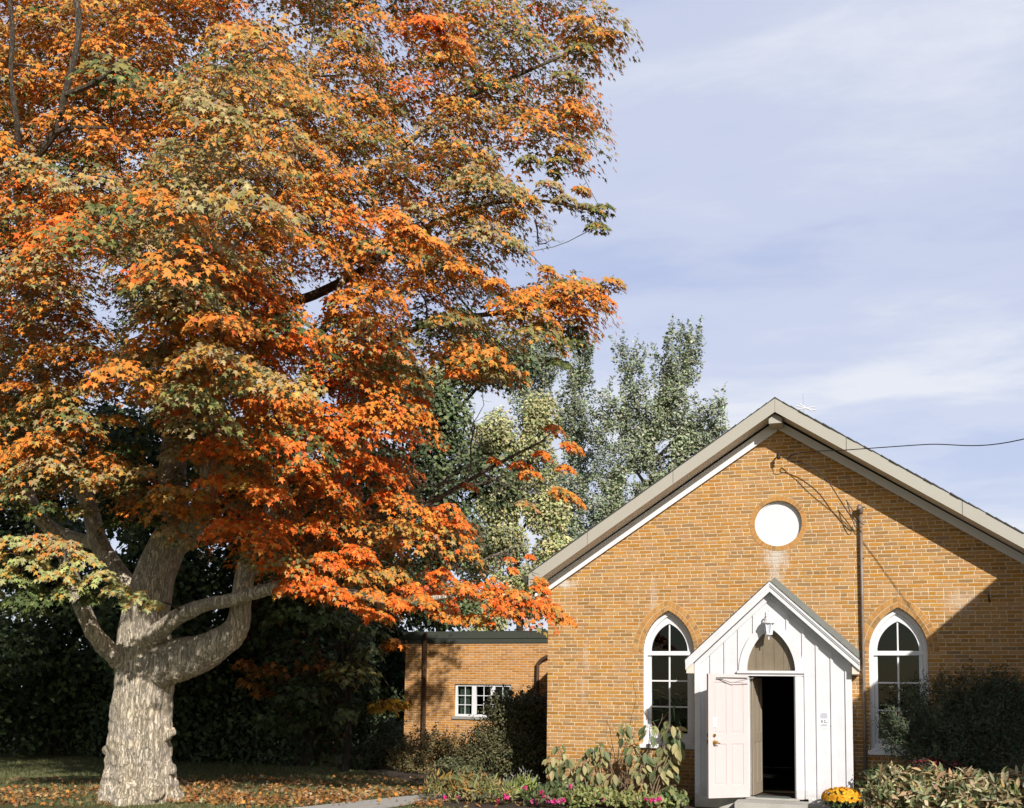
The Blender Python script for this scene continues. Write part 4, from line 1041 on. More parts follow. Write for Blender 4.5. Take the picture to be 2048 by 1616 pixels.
for i in range(60):       # sprays added toward the sun to shade the upper trunk
    t_ = random.uniform(3.3, 5.6); p = tb+np.array([random.uniform(-.35, 1.9), random.uniform(-.4, .4), random.uniform(1.75, 4.8)])+np.array([SA, -1, SB])*t_
    x, y = to_px(p)
    if y < 860 and p[2] > 4.0 and not in_hole(x, y, 70): pads.append((p, random.uniform(.4, .6), random.choice([dict(o=.7, g=.2, r=.1), dict(g=.5, t=.4, v=.1), dict(t=.6, v=.3, g=.1), dict(v=.6, n=.3, g=.1)]), 190))
crown_c = at_d(400, 600, TD)
Cs, Ns, Ts, Ss, Ks = [], [], [], [], []
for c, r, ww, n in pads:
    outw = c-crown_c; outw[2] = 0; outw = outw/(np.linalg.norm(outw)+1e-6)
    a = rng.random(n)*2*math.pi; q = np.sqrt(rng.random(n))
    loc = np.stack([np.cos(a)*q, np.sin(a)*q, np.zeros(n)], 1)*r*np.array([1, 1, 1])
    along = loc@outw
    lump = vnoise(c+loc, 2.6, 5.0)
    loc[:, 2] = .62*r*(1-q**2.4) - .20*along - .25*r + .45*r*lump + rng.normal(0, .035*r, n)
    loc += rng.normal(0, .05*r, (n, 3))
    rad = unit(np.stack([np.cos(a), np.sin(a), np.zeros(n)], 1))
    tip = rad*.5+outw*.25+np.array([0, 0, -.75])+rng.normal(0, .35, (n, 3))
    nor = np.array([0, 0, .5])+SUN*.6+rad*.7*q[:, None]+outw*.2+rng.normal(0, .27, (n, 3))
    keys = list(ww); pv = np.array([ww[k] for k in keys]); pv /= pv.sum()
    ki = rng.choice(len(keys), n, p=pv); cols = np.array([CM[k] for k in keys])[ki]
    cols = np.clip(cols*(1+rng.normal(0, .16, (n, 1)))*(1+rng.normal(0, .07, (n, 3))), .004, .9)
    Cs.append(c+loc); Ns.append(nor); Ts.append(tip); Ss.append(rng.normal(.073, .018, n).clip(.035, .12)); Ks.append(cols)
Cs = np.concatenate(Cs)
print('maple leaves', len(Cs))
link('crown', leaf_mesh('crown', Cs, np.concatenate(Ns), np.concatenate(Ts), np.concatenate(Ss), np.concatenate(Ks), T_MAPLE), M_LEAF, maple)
# branches from the limbs out to every spray
b = thin
nodes = np.array([p for p, r in node_pts if p[2] > 2.2]); nrad = [r for p, r in node_pts if p[2] > 2.2]
order = sorted(range(len(pads)), key=lambda i: np.min(np.linalg.norm(nodes-pads[i][0], axis=1)))
for i in order:
    c, r, ww, n = pads[i]
    if n < 8: continue
    dv = nodes-c; dist = np.linalg.norm(dv*np.array([1, 1, 1.9]), axis=1)+np.maximum(0, dv[:, 2])*1.0
    j = int(np.argmin(dist)); p0 = nodes[j]; L = np.linalg.norm(c-p0)
    r0 = min(nrad[j]*.7, .012+.010*L)
    mid = (p0+c)/2+rng.normal(0, .08*L, 3)+np.array([0, 0, .08*L])
    P = bez([p0, mid, c], 6); rr = np.linspace(r0, .006, 6)
    b.tube(P, rr, 5, cap=False)
    nodes = np.concatenate([nodes, P[2:]]); nrad += list(rr[2:])
    for k in range(2):
        e = c+unit(rng.normal(size=3)+np.array([0, 0, -.1]))*r*.8
        b.tube(bez([c, (c+e)/2+rng.normal(0, .05, 3), e], 4), [.006, .005, .004, .003], 4, cap=False)
link('branches', b.mesh(), M_YOUNG, maple)
# bare grey twigs at the right
b = MB()
def twig(p, d, L, r, depth):
    n = 5; P = [np.array(p)]; dd = unit(np.array(d, float))
    for i in range(n):
        dd = unit(dd+rng.normal(0, .22, 3)); P.append(P[-1]+dd*L/n)
    b.tube(P, np.linspace(r, r*.45, n+1), 5, cap=False)
    if depth > 0:
        for k in range(3 if depth > 1 else 2):
            i = random.randint(1, n); twig(P[i], unit(dd+rng.normal(0, .75, 3)), L*random.uniform(.4, .65), r*.55, depth-1)
for x, y, x2, y2, L in ((760, 1040, 900, 880, 1.1), (850, 1010, 960, 850, 1.3), (800, 1030, 860, 900, 1.0), (900, 985, 1000, 900, 1.0), (930, 965, 920, 830, .9), (960, 945, 1080, 940, .8), (880, 1160, 1000, 1080, 1.0), (940, 1130, 1040, 1120, .9), (900, 1140, 960, 1060, .8), (800, 620, 880, 640, .9), (1070, 440, 1080, 480, .4), (870, 650, 900, 680, .6)):
    b = MB(); p = at_d(x, y, TD-1.0); q = at_d(x2, y2, TD-1.1)
    twig(p, q-p, L, .018, 3); link('dead_twig', b.mesh(), M_TWIG, maple)

# ================================================================== BACKGROUND TREES
def px_lobes(D, lst, depth=.8):
    k = F_PX/D
    return [(at_d(x, y, D+dd), (rx/k, rx/k*depth, ry/k)) for (x, y, rx, ry, dd) in [(l+(0,))[:5] if len(l) == 4 else l for l in lst]]
def add_wisps(P, D, lobes, k):
    """upright leafy shoots that break the outline"""
    Q, E = [P], [D]
    for c, r in lobes:
        for i in range(k):
            d = randu(1)[0]; d[2] = abs(d[2])*.9+.1; d = unit(d)
            p0 = np.array(c)+d*np.array(r)*.8; dr = unit(d*.5+np.array([0, 0, .9])+rng.normal(0, .2, 3)); L = random.uniform(.5, 1.3); m_ = 60
            t_ = rng.random(m_)*L
            Q.append(p0+dr*t_[:, None]+rng.normal(0, .11, (m_, 3))*(1.2-t_/L)[:, None]); E.append(np.repeat(unit(d+dr)[None], m_, 0))
    return np.concatenate(Q), np.concatenate(E)
def bg_tree(name, label, base, lobes, n, size, cols, tmpl=T_DIAM, gap=0, gs=.8, trunk_r=.2, cat='tree', group=None, up=.0, mat=M_LEAFD, droop=.3, bark=M_BARKD, shell=.45, seed=1.3, wisps=0):
    t = thing(name, label, cat, base, group)
    P, D = lobe_points(lobes, n, shell, gap, gs, seed)
    if wisps: P, D = add_wisps(P, D, lobes, wisps)
    ok = P[:, 2] > .03; P, D = P[ok], D[ok]
    n = len(P)
    T = D*.6+np.array([0, 0, up-droop])+rng.normal(0, .5, (n, 3)); Nn = D*.5+np.array([0, 0, .3])+SUN*.6+rng.normal(0, .55, (n, 3))
    # colour drifts between clumps
    cl = vnoise(P[::1], .9, seed+4) if n < 60000 else np.zeros(n)
    C = pick(cols, n, .18)*(1+.45*cl)[:, None]
    link('crown', leaf_mesh('crown', P, Nn, T, rng.normal(size, size*.2, n).clip(size*.5), np.clip(C, .004, .9), tmpl), mat, t)
    b = MB(); base = np.array(base, float)
    zt = max(l[0][2] for l in lobes); cx = np.mean([l[0] for l in lobes], axis=0)
    top = np.array([cx[0]*.6+base[0]*.4, cx[1]*.6+base[1]*.4, base[2]+(zt-base[2])*.8])
    trunk = bez([base-_z*.1, base*.6+top*.4+np.array([.1, 0, 0]), top], 12)
    b.tube(trunk, np.linspace(trunk_r, trunk_r*.25, 12), 8)
    for l in lobes:
        c = np.array(l[0]); j = int(np.argmin(np.linalg.norm(trunk-(c-_z*.8), axis=1)))
        b.tube(bez([trunk[j], (trunk[j]+c)/2+rng.normal(0, .15, 3), c+_z*l[1][2]*.5], 7), np.linspace(trunk_r*.4, .015, 7), 5, cap=False)
    b.build('trunk', bark, t)
    return t
GG = [(.22, .26, .15), (.17, .21, .11), (.30, .33, .21), (.40, .42, .30)]
YG = [(.46, .43, .21), (.36, .37, .17), (.52, .47, .25), (.26, .30, .13)]
MG = [(.12, .15, .065), (.085, .115, .05), (.18, .21, .10), (.06, .085, .04)]
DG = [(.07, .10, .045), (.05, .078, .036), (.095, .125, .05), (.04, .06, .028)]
D1 = 40
bg_tree('poplar_tree', 'tall grey green poplar rising behind the left roof slope of the church', at_z(1300, 1490, 0)*0+np.array([*at_d(1300, 1300, D1)[:2], 0]),
        px_lobes(D1, [(1345, 745, 38, 85), (1385, 725, 20, 50), (1330, 820, 52, 85), (1262, 760, 24, 70), (1290, 850, 55, 80), (1225, 850, 38, 60), (1250, 930, 65, 80), (1320, 950, 62, 75), (1365, 880, 36, 50), (1290, 1040, 85, 60), (1210, 1020, 60, 80), (1425, 850, 32, 30), (1400, 890, 36, 36), (1370, 940, 40, 40), (1190, 1100, 70, 60)]),
        48000, .115, GG, gap=.78, gs=1.5, trunk_r=.25, up=.5, bark=M_TWIG, wisps=14)
bg_tree('poplar_tree', 'narrow grey green poplar between the maple crown and the tall poplar', np.array([*at_d(1150, 1300, 42)[:2], 0]),
        px_lobes(42, [(1160, 745, 26, 60), (1150, 820, 40, 70), (1165, 900, 42, 70), (1080, 720, 46, 60), (1060, 790, 44, 60), (1130, 990, 50, 70), (1140, 1090, 60, 60)]),
        24000, .115, GG, gap=.74, gs=1.5, trunk_r=.2, up=.5, bark=M_TWIG, seed=5.1, wisps=12)
bg_tree('yellowing_tree', 'pale yellow green tree behind the annex roof beside the church eave', np.array([*at_d(1040, 1400, 33)[:2], 0]),
        px_lobes(33, [(1075, 840, 48, 60), (1010, 870, 55, 60), (960, 900, 50, 55), (1060, 930, 60, 55), (1000, 1000, 60, 50), (1000, 1085, 60, 50), (1095, 1020, 50, 60), (960, 1130, 46, 46), (1110, 1110, 46, 50), (1060, 1180, 70, 55), (870, 770, 36, 44), (960, 1230, 60, 50)]),
        40000, .115, YG, gap=.45, gs=1.0, trunk_r=.2, seed=2.7)
bg_tree('green_tree', 'mid green tree behind the bare grey branches and above the annex', np.array([*at_d(880, 1400, 29)[:2], 0]),
        px_lobes(29, [(870, 830, 80, 90), (950, 720, 70, 60), (1020, 730, 60, 50), (880, 950, 90, 90), (790, 1000, 80, 110), (900, 1070, 80, 70), (1000, 960, 60, 60), (820, 1150, 80, 70), (720, 900, 90, 100), (700, 1080, 80, 90), (880, 1210, 80, 50), (760, 760, 80, 90)]),
        32000, .15, MG, gap=.2, gs=.9, trunk_r=.25, seed=8.2)
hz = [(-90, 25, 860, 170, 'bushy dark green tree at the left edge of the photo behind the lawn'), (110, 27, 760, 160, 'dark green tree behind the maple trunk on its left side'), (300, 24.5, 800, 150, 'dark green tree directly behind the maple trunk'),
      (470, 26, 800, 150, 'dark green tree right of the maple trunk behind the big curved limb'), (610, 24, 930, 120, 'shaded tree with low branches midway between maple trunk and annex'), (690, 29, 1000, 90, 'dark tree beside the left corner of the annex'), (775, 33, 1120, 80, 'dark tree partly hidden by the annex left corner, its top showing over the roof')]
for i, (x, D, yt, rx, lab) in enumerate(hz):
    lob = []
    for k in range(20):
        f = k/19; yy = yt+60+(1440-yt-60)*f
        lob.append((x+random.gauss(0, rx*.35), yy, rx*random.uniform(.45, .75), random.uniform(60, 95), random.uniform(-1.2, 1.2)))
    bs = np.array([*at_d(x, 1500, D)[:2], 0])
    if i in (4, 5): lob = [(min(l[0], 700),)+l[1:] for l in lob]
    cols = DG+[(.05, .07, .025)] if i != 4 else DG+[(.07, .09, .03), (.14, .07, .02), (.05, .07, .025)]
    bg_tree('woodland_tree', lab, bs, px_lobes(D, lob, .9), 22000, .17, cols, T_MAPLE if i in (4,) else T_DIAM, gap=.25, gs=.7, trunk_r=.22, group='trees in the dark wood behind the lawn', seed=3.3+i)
# far wood closing the gaps at the ground
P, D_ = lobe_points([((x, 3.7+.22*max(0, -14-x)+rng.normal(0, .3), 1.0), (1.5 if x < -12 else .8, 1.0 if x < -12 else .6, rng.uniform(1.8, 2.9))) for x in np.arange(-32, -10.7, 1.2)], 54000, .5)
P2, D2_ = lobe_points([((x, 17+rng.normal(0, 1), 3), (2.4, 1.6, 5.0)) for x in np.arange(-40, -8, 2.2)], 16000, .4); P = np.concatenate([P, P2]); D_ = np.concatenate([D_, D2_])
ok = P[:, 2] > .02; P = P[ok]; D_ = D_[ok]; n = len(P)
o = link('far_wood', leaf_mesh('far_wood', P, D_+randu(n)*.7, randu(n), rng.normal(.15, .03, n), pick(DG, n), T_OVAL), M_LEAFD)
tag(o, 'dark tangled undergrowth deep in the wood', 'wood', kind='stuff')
# low dull orange sprays hanging in the shade right of the trunk
young = thing('young_maple', 'young maple with dull orange and yellow sprays in the shade beside the annex', 'tree', np.array([*at_d(690, 1500, 22.5)[:2], 0]))
Cs, Ns, Ts, Ss, Ks = [], [], [], [], []
b = MB(); root = np.array([*at_d(690, 1500, 22.5)[:2], 0.])
b.tube(bez([root-_z*.1, root+np.array([.1, 0, 1.5]), root+np.array([0, 0, 3.6])], 10), np.linspace(.09, .03, 10), 7)
kk = F_PX/22
for x, y, rp, col in [(790, 1290, 26, ORANGE), (770, 1410, 30, (.55, .27, .02)), (800, 1405, 22, (.6, .3, .02)), (700, 1345, 60, OLIVE), (640, 1330, 40, BROWN), (730, 1260, 50, (.14, .16, .06)), (660, 1240, 50, (.12, .15, .05)), (580, 1230, 50, (.13, .16, .05)), (600, 1390, 50, DG[2]), (540, 1340, 30, BROWN), (490, 1330, 24, (.4, .16, .03)), (500, 1365, 24, (.3, .14, .03)), (530, 1385, 24, BROWN), (560, 1450, 50, DG[2]), (640, 1440, 50, DG[2]), (700, 1420, 44, (.05, .07, .025)), (690, 1430, 22, (.2, .22, .1)), (740, 1300, 30, (.2, .22, .09)), (530, 1440, 30, DG[2])]:
    c = at_d(x, y, 22+random.uniform(-.6, .6)); r = rp/kk; n = int(rp*2.2)
    a = rng.random(n)*2*math.pi; q = np.sqrt(rng.random(n)); rad = np.stack([np.cos(a), np.sin(a), np.zeros(n)], 1)
    loc = rad*q[:, None]*r; loc[:, 2] = r*(.45*(1-q*q)-.2)+rng.normal(0, .18*r, n)
    Cs.append(c+loc); Ns.append(np.array([0, 0, .7])+rad*.5+rng.normal(0, .4, (n, 3))); Ts.append(rad*.5+np.array([0, 0, -.7])+rng.normal(0, .4, (n, 3))); Ss.append(rng.normal(.15, .03, n).clip(.07)); Ks.append(pick([col, tuple(v*.75 for v in col)], n, .2))
    b.tube(bez([root+np.array([0, 0, random.uniform(1, 3.2)]), (root+c)/2+np.array([0, 0, 1.6]), c], 7), np.linspace(.03, .008, 7), 5, cap=False)
link('crown', leaf_mesh('crown', np.concatenate(Cs), np.concatenate(Ns), np.concatenate(Ts), np.concatenate(Ss), np.concatenate(Ks), T_MAPLE), M_LEAFD, young)
b.build('trunk', M_BARKD, young)

# ================================================================== SHRUBS
def shrub(name, label, base, lobes, n, size, cols, tmpl=T_OVAL, nst=16, gap=.2, gs=1.8, up=.5, group=None, mat=M_LEAFD, seed=2.0, sprays=0, cat='shrub'):
    t = thing(name, label, cat, base, group)
    base = np.array(base, float)
    P, D = lobe_points(lobes, n, .5, gap, gs, seed)
    if sprays:      # upright feathery shoots through the surface
        for l in lobes:
            for k in range(sprays):
                d = randu(1)[0]; d[2] = abs(d[2])*.8+.25; d = unit(d)
                p0 = np.array(l[0])+d*np.array(l[1])*.75; L = random.uniform(.2, .42)
                s_ = rng.random(26)*L
                q = p0+(unit(d+np.array([0, 0, .5])))[None]*s_[:, None]+rng.normal(0, .022, (26, 3))
                P = np.concatenate([P, q]); D = np.concatenate([D, np.repeat(d[None], 26, 0)])
    ok = P[:, 2] > .02; P, D = P[ok], D[ok]; n = len(P)
    T = D*.7+np.array([0, 0, up])+rng.normal(0, .5, (n, 3)); Nn = D+np.array([0, 0, .3])+rng.normal(0, .6, (n, 3))
    C = pick(cols, n, .2)*(1+.4*vnoise(P, 1.6, seed))[:, None]
    link('foliage', leaf_mesh('foliage', P, Nn, T, rng.normal(size, size*.22, n).clip(size*.5), np.clip(C, .004, .9), tmpl), mat, t)
    b = MB()
    for k in range(nst):
        l = lobes[k % len(lobes)]; e = np.array(l[0])+randu(1)[0]*np.array(l[1])*.7
        if e[2] < .1: e[2] = .2
        s0 = base+np.array([random.uniform(-.12, .12), random.uniform(-.12, .12), -.03])
        b.tube(bez([s0, (s0+e)/2+np.array([0, 0, .15])+rng.normal(0, .05, 3), e], 7), np.linspace(.018, .005, 7), 5, cap=False)
    b.build('stems', M_STEM, t)
    return t
def lobes_y(Y, lst, depth=.8):
    o_ = []
    for (x, y, rx, ry, dy) in lst:
        c = at_y(x, y, Y+dy); k = F_PX/((c-CAM)@FWD); o_.append((c, (rx/k, rx/k*depth, ry/k)))
    return o_
def gbase(x, y, Y): p = at_y(x, y, Y); return np.array([p[0], p[1], 0.])
SH1 = [(.12, .11, .05), (.09, .09, .04), (.16, .14, .07), (.065, .075, .035)]
SH2 = [(.17, .14, .065), (.13, .115, .05), (.22, .17, .08), (.10, .10, .045), (.25, .15, .05)]
shrub('dense_shrub', 'large dark rounded shrub between annex window and church corner', gbase(1030, 1540, 2.6), lobes_y(2.6, [(1030, 1450, 62, 55, 0), (1060, 1440, 40, 55, .3), (985, 1490, 60, 55, 0), (1040, 1520, 80, 50, -.3), (960, 1530, 60, 40, -.3), (1000, 1420, 40, 30, .4), (1075, 1500, 34, 80, 0), (1050, 1425, 50, 40, .2), (1085, 1440, 30, 50, .2)]), 26000, .058, SH1, sprays=18, nst=30, seed=1.1)
shrub('dense_shrub', 'tan green twiggy shrub against the annex wall below its brown downpipe', gbase(860, 1550, 3.4), lobes_y(3.4, [(860, 1500, 50, 34, 0), (820, 1520, 50, 36, 0), (900, 1510, 44, 36, 0), (860, 1540, 70, 26, -.3), (930, 1530, 40, 30, -.2)]), 9000, .055, SH2, sprays=16, nst=24, seed=4.4)
shrub('dense_shrub', 'blue green pointed shrub at the left corner of the annex', gbase(760, 1540, 3.8), lobes_y(3.8, [(775, 1470, 26, 34, 0), (760, 1500, 40, 36, 0), (740, 1525, 44, 30, 0), (800, 1500, 26, 40, 0)]), 6500, .06, [(.07, .085, .05), (.05, .065, .04), (.09, .10, .06)], sprays=16, nst=18, seed=6.6)
shrub('dense_shrub', 'low dark shrub at the lawn edge left of the pointed shrub', gbase(715, 1550, 3.2), lobes_y(3.2, [(715, 1535, 30, 24, 0), (690, 1545, 26, 14, 0)]), 2600, .06, DG+[(.08, .09, .04)], sprays=8, nst=10, seed=7.7)
shrub('dense_shrub', 'small pale leaved shrub in front of the dark rounded shrub', gbase(890, 1555, 1.6), lobes_y(1.6, [(905, 1535, 36, 22, 0), (935, 1545, 26, 16, 0)]), 1700, .07, [(.16, .17, .08), (.22, .22, .12), (.10, .12, .05)], nst=10, seed=9.1)
YW = [(.10, .135, .075), (.10, .115, .07), (.08, .12, .065), (.13, .12, .075), (.06, .09, .05)]
shrub('yew_bush', 'big dark spreading yew bush in front of the right pointed window', gbase(1900, 1570, -.85), lobes_y(-.85, [(1880, 1450, 70, 60, 0), (1960, 1440, 70, 65, 0), (2030, 1460, 60, 70, 0), (1820, 1480, 60, 45, -.1), (1900, 1520, 90, 50, -.2), (1990, 1530, 90, 50, -.2), (1890, 1400, 40, 40, .1), (1960, 1390, 40, 40, .1), (1790, 1465, 34, 26, -.2), (1830, 1420, 36, 30, 0), (2060, 1420, 50, 60, 0), (1930, 1480, 110, 80, .1), (2010, 1400, 50, 45, 0)]), 46000, .062, YW, T_LANCE, 46, sprays=26, gap=.15, gs=2.2, seed=2.2)
shrub('red_flowering_shrub', 'low shrub with a few red leaves below the yew bush', gbase(1860, 1560, -1.7), lobes_y(-1.7, [(1855, 1535, 40, 20, 0), (1900, 1540, 40, 20, 0)]), 900, .06, [(.05, .05, .03), (.28, .03, .04), (.06, .03, .03), (.035, .04, .02)], nst=10, seed=3.9)
shrub('laurel_shrub', 'dark green low shrub beside the right wall of the white porch', gbase(1740, 1580, -1.2), lobes_y(-1.2, [(1735, 1565, 26, 26, 0), (1760, 1560, 30, 26, .2)]), 1500, .06, [(.05, .075, .03), (.035, .055, .022), (.08, .10, .04)], nst=10, seed=5.5)
PE_ = [(.42, .42, .24), (.30, .32, .15), (.52, .48, .30), (.18, .21, .09), (.50, .38, .22), (.42, .26, .14), (.12, .15, .06)]
for i, (x, y, rx, ry, lab) in enumerate([(1785, 1575, 44, 38, 'pale variegated leafy plant nearest the yellow flowers'), (1860, 1578, 50, 42, 'pale variegated leafy plant with pinkish leaf tips, second from the porch'), (1945, 1585, 54, 42, 'pale green leafy plant below the middle of the yew bush'), (2025, 1590, 50, 46, 'pale green leafy plant at the lower right corner of the photo')]):
    shrub('leafy_plant', lab, gbase(x, 1616, -2.9), lobes_y(-2.9, [(x, y, rx, ry, 0), (x-rx*.5, y+14, rx*.6, ry*.7, -.2), (x+rx*.5, y+10, rx*.6, ry*.7, .1)]), 1900, .14, PE_, T_PEONY, 26, gap=.15, up=.5, group='pale leafy plants along the front of the right bed', mat=M_LEAF, seed=i+.7)
# broad drooping leaves left of the porch
def broadleaf(label, base, heads, seed):
    t = thing('broadleaf_plant', label, 'plant', base, 'broad leaved plants by the brick wall')
    r_ = random.Random(seed); b = MB(); C, Nn, T, S, K = [], [], [], [], []
    base = np.array(base)
    for (h, n) in heads:
        s0 = base+np.array([r_.uniform(-.15, .15), r_.uniform(-.1, .1), -.02])
        P = bez([s0, (s0+h)/2+np.array([r_.uniform(-.12, .12), r_.uniform(-.1, .05), .08]), h], 9); b.tube(P, np.linspace(.013, .006, 9), 6)
        for k in range(n):
            a = r_.uniform(0, 2*math.pi); o_ = np.array([math.cos(a), math.sin(a)*.8-.35, 0]); L = r_.uniform(.02, .10)
            zz = r_.uniform(-.26, .05)
            C.append(h+o_*L+np.array([0, 0, zz])); T.append(o_*.4+np.array([0, 0, -1.0+r_.uniform(-.1, .9)])); Nn.append(o_*.7+np.array([r_.uniform(-.3, .5), -.7, .5])); S.append(r_.uniform(.12, .22))
            K.append(r_.choice([(.32, .33, .15), (.23, .26, .11), (.42, .38, .17), (.14, .18, .075), (.46, .40, .18), (.10, .14, .06)]))
            b.tube([h+np.array([0, 0, zz*.5]), C[-1]], .003, 4, cap=False)
    K = .85*np.array(K)*(1+rng.normal(0, .12, (len(K), 1)))
    big = (np.array([(0, 0, 0), (.16, .15, .05), (.24, .4, .06), (.19, .7, .02), (0, 1, -.12), (-.19, .7, .02), (-.24, .4, .06), (-.16, .15, .05), (0, .5, -.03)]), [(8, 0, 1), (8, 1, 2), (8, 2, 3), (8, 3, 4), (8, 4, 5), (8, 5, 6), (8, 6, 7), (8, 7, 0)])
    link('foliage', leaf_mesh('foliage', np.array(C), np.array(Nn), np.array(T), np.array(S), K, big), M_LEAF, t)
    b.build('stems', M_STEM, t)
    return t
def heads(lst, Y): return [(at_y(x, y, Y+random.uniform(-.15, .1)), n) for x, y, n in lst]
broadleaf('tall plant with big drooping yellowing leaves below the left pointed window', gbase(1305, 1590, -.75), heads([(1340, 1445, 16), (1355, 1475, 16), (1330, 1490, 14), (1300, 1455, 12), (1250, 1450, 14), (1265, 1490, 14), (1290, 1510, 14), (1320, 1530, 14), (1345, 1515, 14), (1350, 1455, 10), (1280, 1540, 10), (1352, 1570, 8)], -.8), 3)
broadleaf('plant with big pale green leaves on the brick wall near the church left corner', gbase(1180, 1590, -.6), heads([(1180, 1500, 16), (1200, 1490, 14), (1165, 1525, 14), (1195, 1530, 14), (1225, 1545, 8), (1185, 1555, 10)], -.6), 5)
broadleaf('blue green broad leaved plant right at the church left corner', gbase(1125, 1590, -.5), heads([(1120, 1495, 14), (1105, 1515, 12), (1135, 1520, 12), (1120, 1550, 10), (1145, 1560, 8)], -.5), 8)
# bare twiggy shrub between them
t = thing('bare_shrub', 'bare brown twiggy shrub between the broad leaved plants by the brick wall', 'shrub', gbase(1255, 1590, -.5))
b = MB()
for x, y in ((1215, 1470), (1230, 1500), (1260, 1440), (1275, 1435), (1240, 1480), (1290, 1470), (1210, 1530), (1225, 1555)):
    p = gbase(1255, 1590, -.5)+np.array([random.uniform(-.1, .1), 0, .05]); q = at_y(x, y, -.4); twig(p, q-p, np.linalg.norm(q-p), .011, 2)
b.build('twigs', M_STEM, t)

# ------------------------------------------------------------------ low border plants and flowers
def clump(name, label, base, r, h, n, size, cols, tmpl=T_LANCE, group=None, blooms=None, up=.8, cat='plant'):
    t = thing(name, label, cat, base, group); base = np.array(base)
    a = rng.random(n)*2*math.pi; q = np.sqrt(rng.random(n)); hh = rng.random(n)**.7
    P = base+np.stack([np.cos(a)*q*r, np.sin(a)*q*r, .02+hh*h*(1-.45*q*q)], 1)
    rad = np.stack([np.cos(a), np.sin(a), np.zeros(n)], 1)
    T = rad*.6*q[:, None]+np.array([0, 0, up])+rng.normal(0, .4, (n, 3)); Nn = rad*.6+np.array([0, -.2, .5])+rng.normal(0, .5, (n, 3))
    link('foliage', leaf_mesh('foliage', P, Nn, T, rng.normal(size, size*.25, n).clip(size*.4), pick(cols, n, .18), tmpl), M_LEAF, t)
    if blooms:
        for (dx, dy, hz_, br, col) in blooms:
            c = base+np.array([dx, dy, hz_]); k = 26
            d = randu(k); d[:, 2] = np.abs(d[:, 2])*.8; d = unit(d)
            o_ = link('flower', leaf_mesh('flower', c+d*br*.25, d+rng.normal(0, .2, (k, 3)), d*.5+randu(k)*.7+np.array([0, 0, .1]), np.full(k, br), pick([col], k, .15), T_OVAL), M_PETAL, t)
            bb = MB(); bb.tube(bez([base+np.array([dx*.4, dy*.4, 0]), c-_z*.01], 4), .005, 5); bb.build('stem', M_STEM, o_)
    return t
PINK = (.72, .06, .26); LPINK = (.75, .16, .38); DPINK = (.5, .04, .14)
GRS = [(.20, .20, .08), (.26, .24, .11), (.14, .16, .055), (.34, .26, .10), (.38, .20, .05)]
LIM = [(.28, .29, .10), (.22, .25, .08), (.36, .34, .14), (.15, .19, .06)]
BL = [  # x, y, Y, r, h, n, size, cols, template, label, blooms [(px, py, r, colour)]
 (885, 1592, -2.0, .34, .42, 420, .12, GRS, T_LANCE, 'tan green grassy clump at the left tip of the flower bed', [(890, 1603, .055, PINK)]),
 (925, 1590, -2.0, .34, .46, 420, .12, GRS, T_LANCE, 'orange tinged grassy clump second from the left tip of the flower bed', [(916, 1603, .05, DPINK)]),
 (965, 1588, -1.9, .32, .44, 380, .12, GRS, T_LANCE, 'orange tinged grassy clump below the brownish sedum flowers', []),
 (1000, 1596, -2.1, .30, .32, 300, .10, GRS+LIM, T_LANCE, 'green clump carrying one round pink flower left of the pink flower cluster', [(1012, 1594, .065, PINK), (995, 1603, .045, DPINK)]),
 (1045, 1575, -1.5, .26, .34, 220, .18, [(.30, .34, .10), (.22, .28, .08)], T_LANCE, 'arching lime green strappy plant with a pink flower above the pink cluster', [(1050, 1577, .055, PINK)]),
 (1085, 1596, -2.1, .34, .28, 260, .09, [(.10, .13, .05), (.16, .18, .08)], T_OVAL, 'low plant covered by the largest cluster of pink flowers', [(1066, 1603, .05, LPINK), (1083, 1587, .055, DPINK), (1088, 1596, .055, PINK), (1098, 1600, .06, LPINK), (1108, 1604, .055, PINK), (1118, 1603, .05, LPINK), (1127, 1601, .05, PINK), (1075, 1603, .05, PINK)]),
 (1140, 1575, -1.3, .28, .34, 300, .09, [(.14, .17, .07), (.20, .22, .10)], T_OVAL, 'green clump with one pink flower below the blue green broad leaves', [(1141, 1573, .045, PINK)]),
 (1165, 1592, -1.9, .34, .30, 420, .085, LIM, T_OVAL, 'pale lime clump right of the pink flower cluster', []),
 (1210, 1590, -1.7, .34, .26, 420, .08, LIM, T_OVAL, 'pale lime clump in the middle of the right half of the flower bed', [(1209, 1601, .045, LPINK)]),
 (1255, 1590, -1.7, .34, .24, 420, .075, LIM, T_OVAL, 'bright green low clump below the bare twiggy shrub', []),
 (1300, 1592, -1.7, .34, .22, 380, .075, LIM, T_OVAL, 'bright green low clump behind the row of pink flowers by the porch', [(1292, 1600, .045, PINK), (1302, 1601, .05, PINK), (1312, 1601, .05, LPINK), (1320, 1599, .045, PINK)]),
 (1345, 1585, -1.5, .26, .28, 220, .10, [(.12, .16, .06), (.22, .25, .10)], T_OVAL, 'green leafy plant between the pink flower row and the white porch', []),
 (1045, 1570, -.7, .34, .46, 260, .08, [(.25, .25, .22), (.34, .33, .30), (.14, .15, .10)], T_LANCE, 'silvery wispy plant in front of the dark rounded shrub', []),
 (1100, 1590, -1.2, .30, .26, 240, .09, MG, T_OVAL, 'dark green filler plant behind the largest pink cluster', []),
]
for (x, y, Y, r, h, n, size, cols, tm_, lab, bl) in BL:
    bs = gbase(x, y, Y)
    blooms = []
    for (bx_, by_, br, col) in bl:
        p = at_y(bx_, by_, Y-.25); blooms.append((p[0]-bs[0], p[1]-bs[1], max(.08, p[2]), br, col))
    clump('border_plant', lab, bs, r, h, n, size, cols, tm_, 'low plants in the flower bed', blooms)
bs = gbase(955, 1575, -.6)
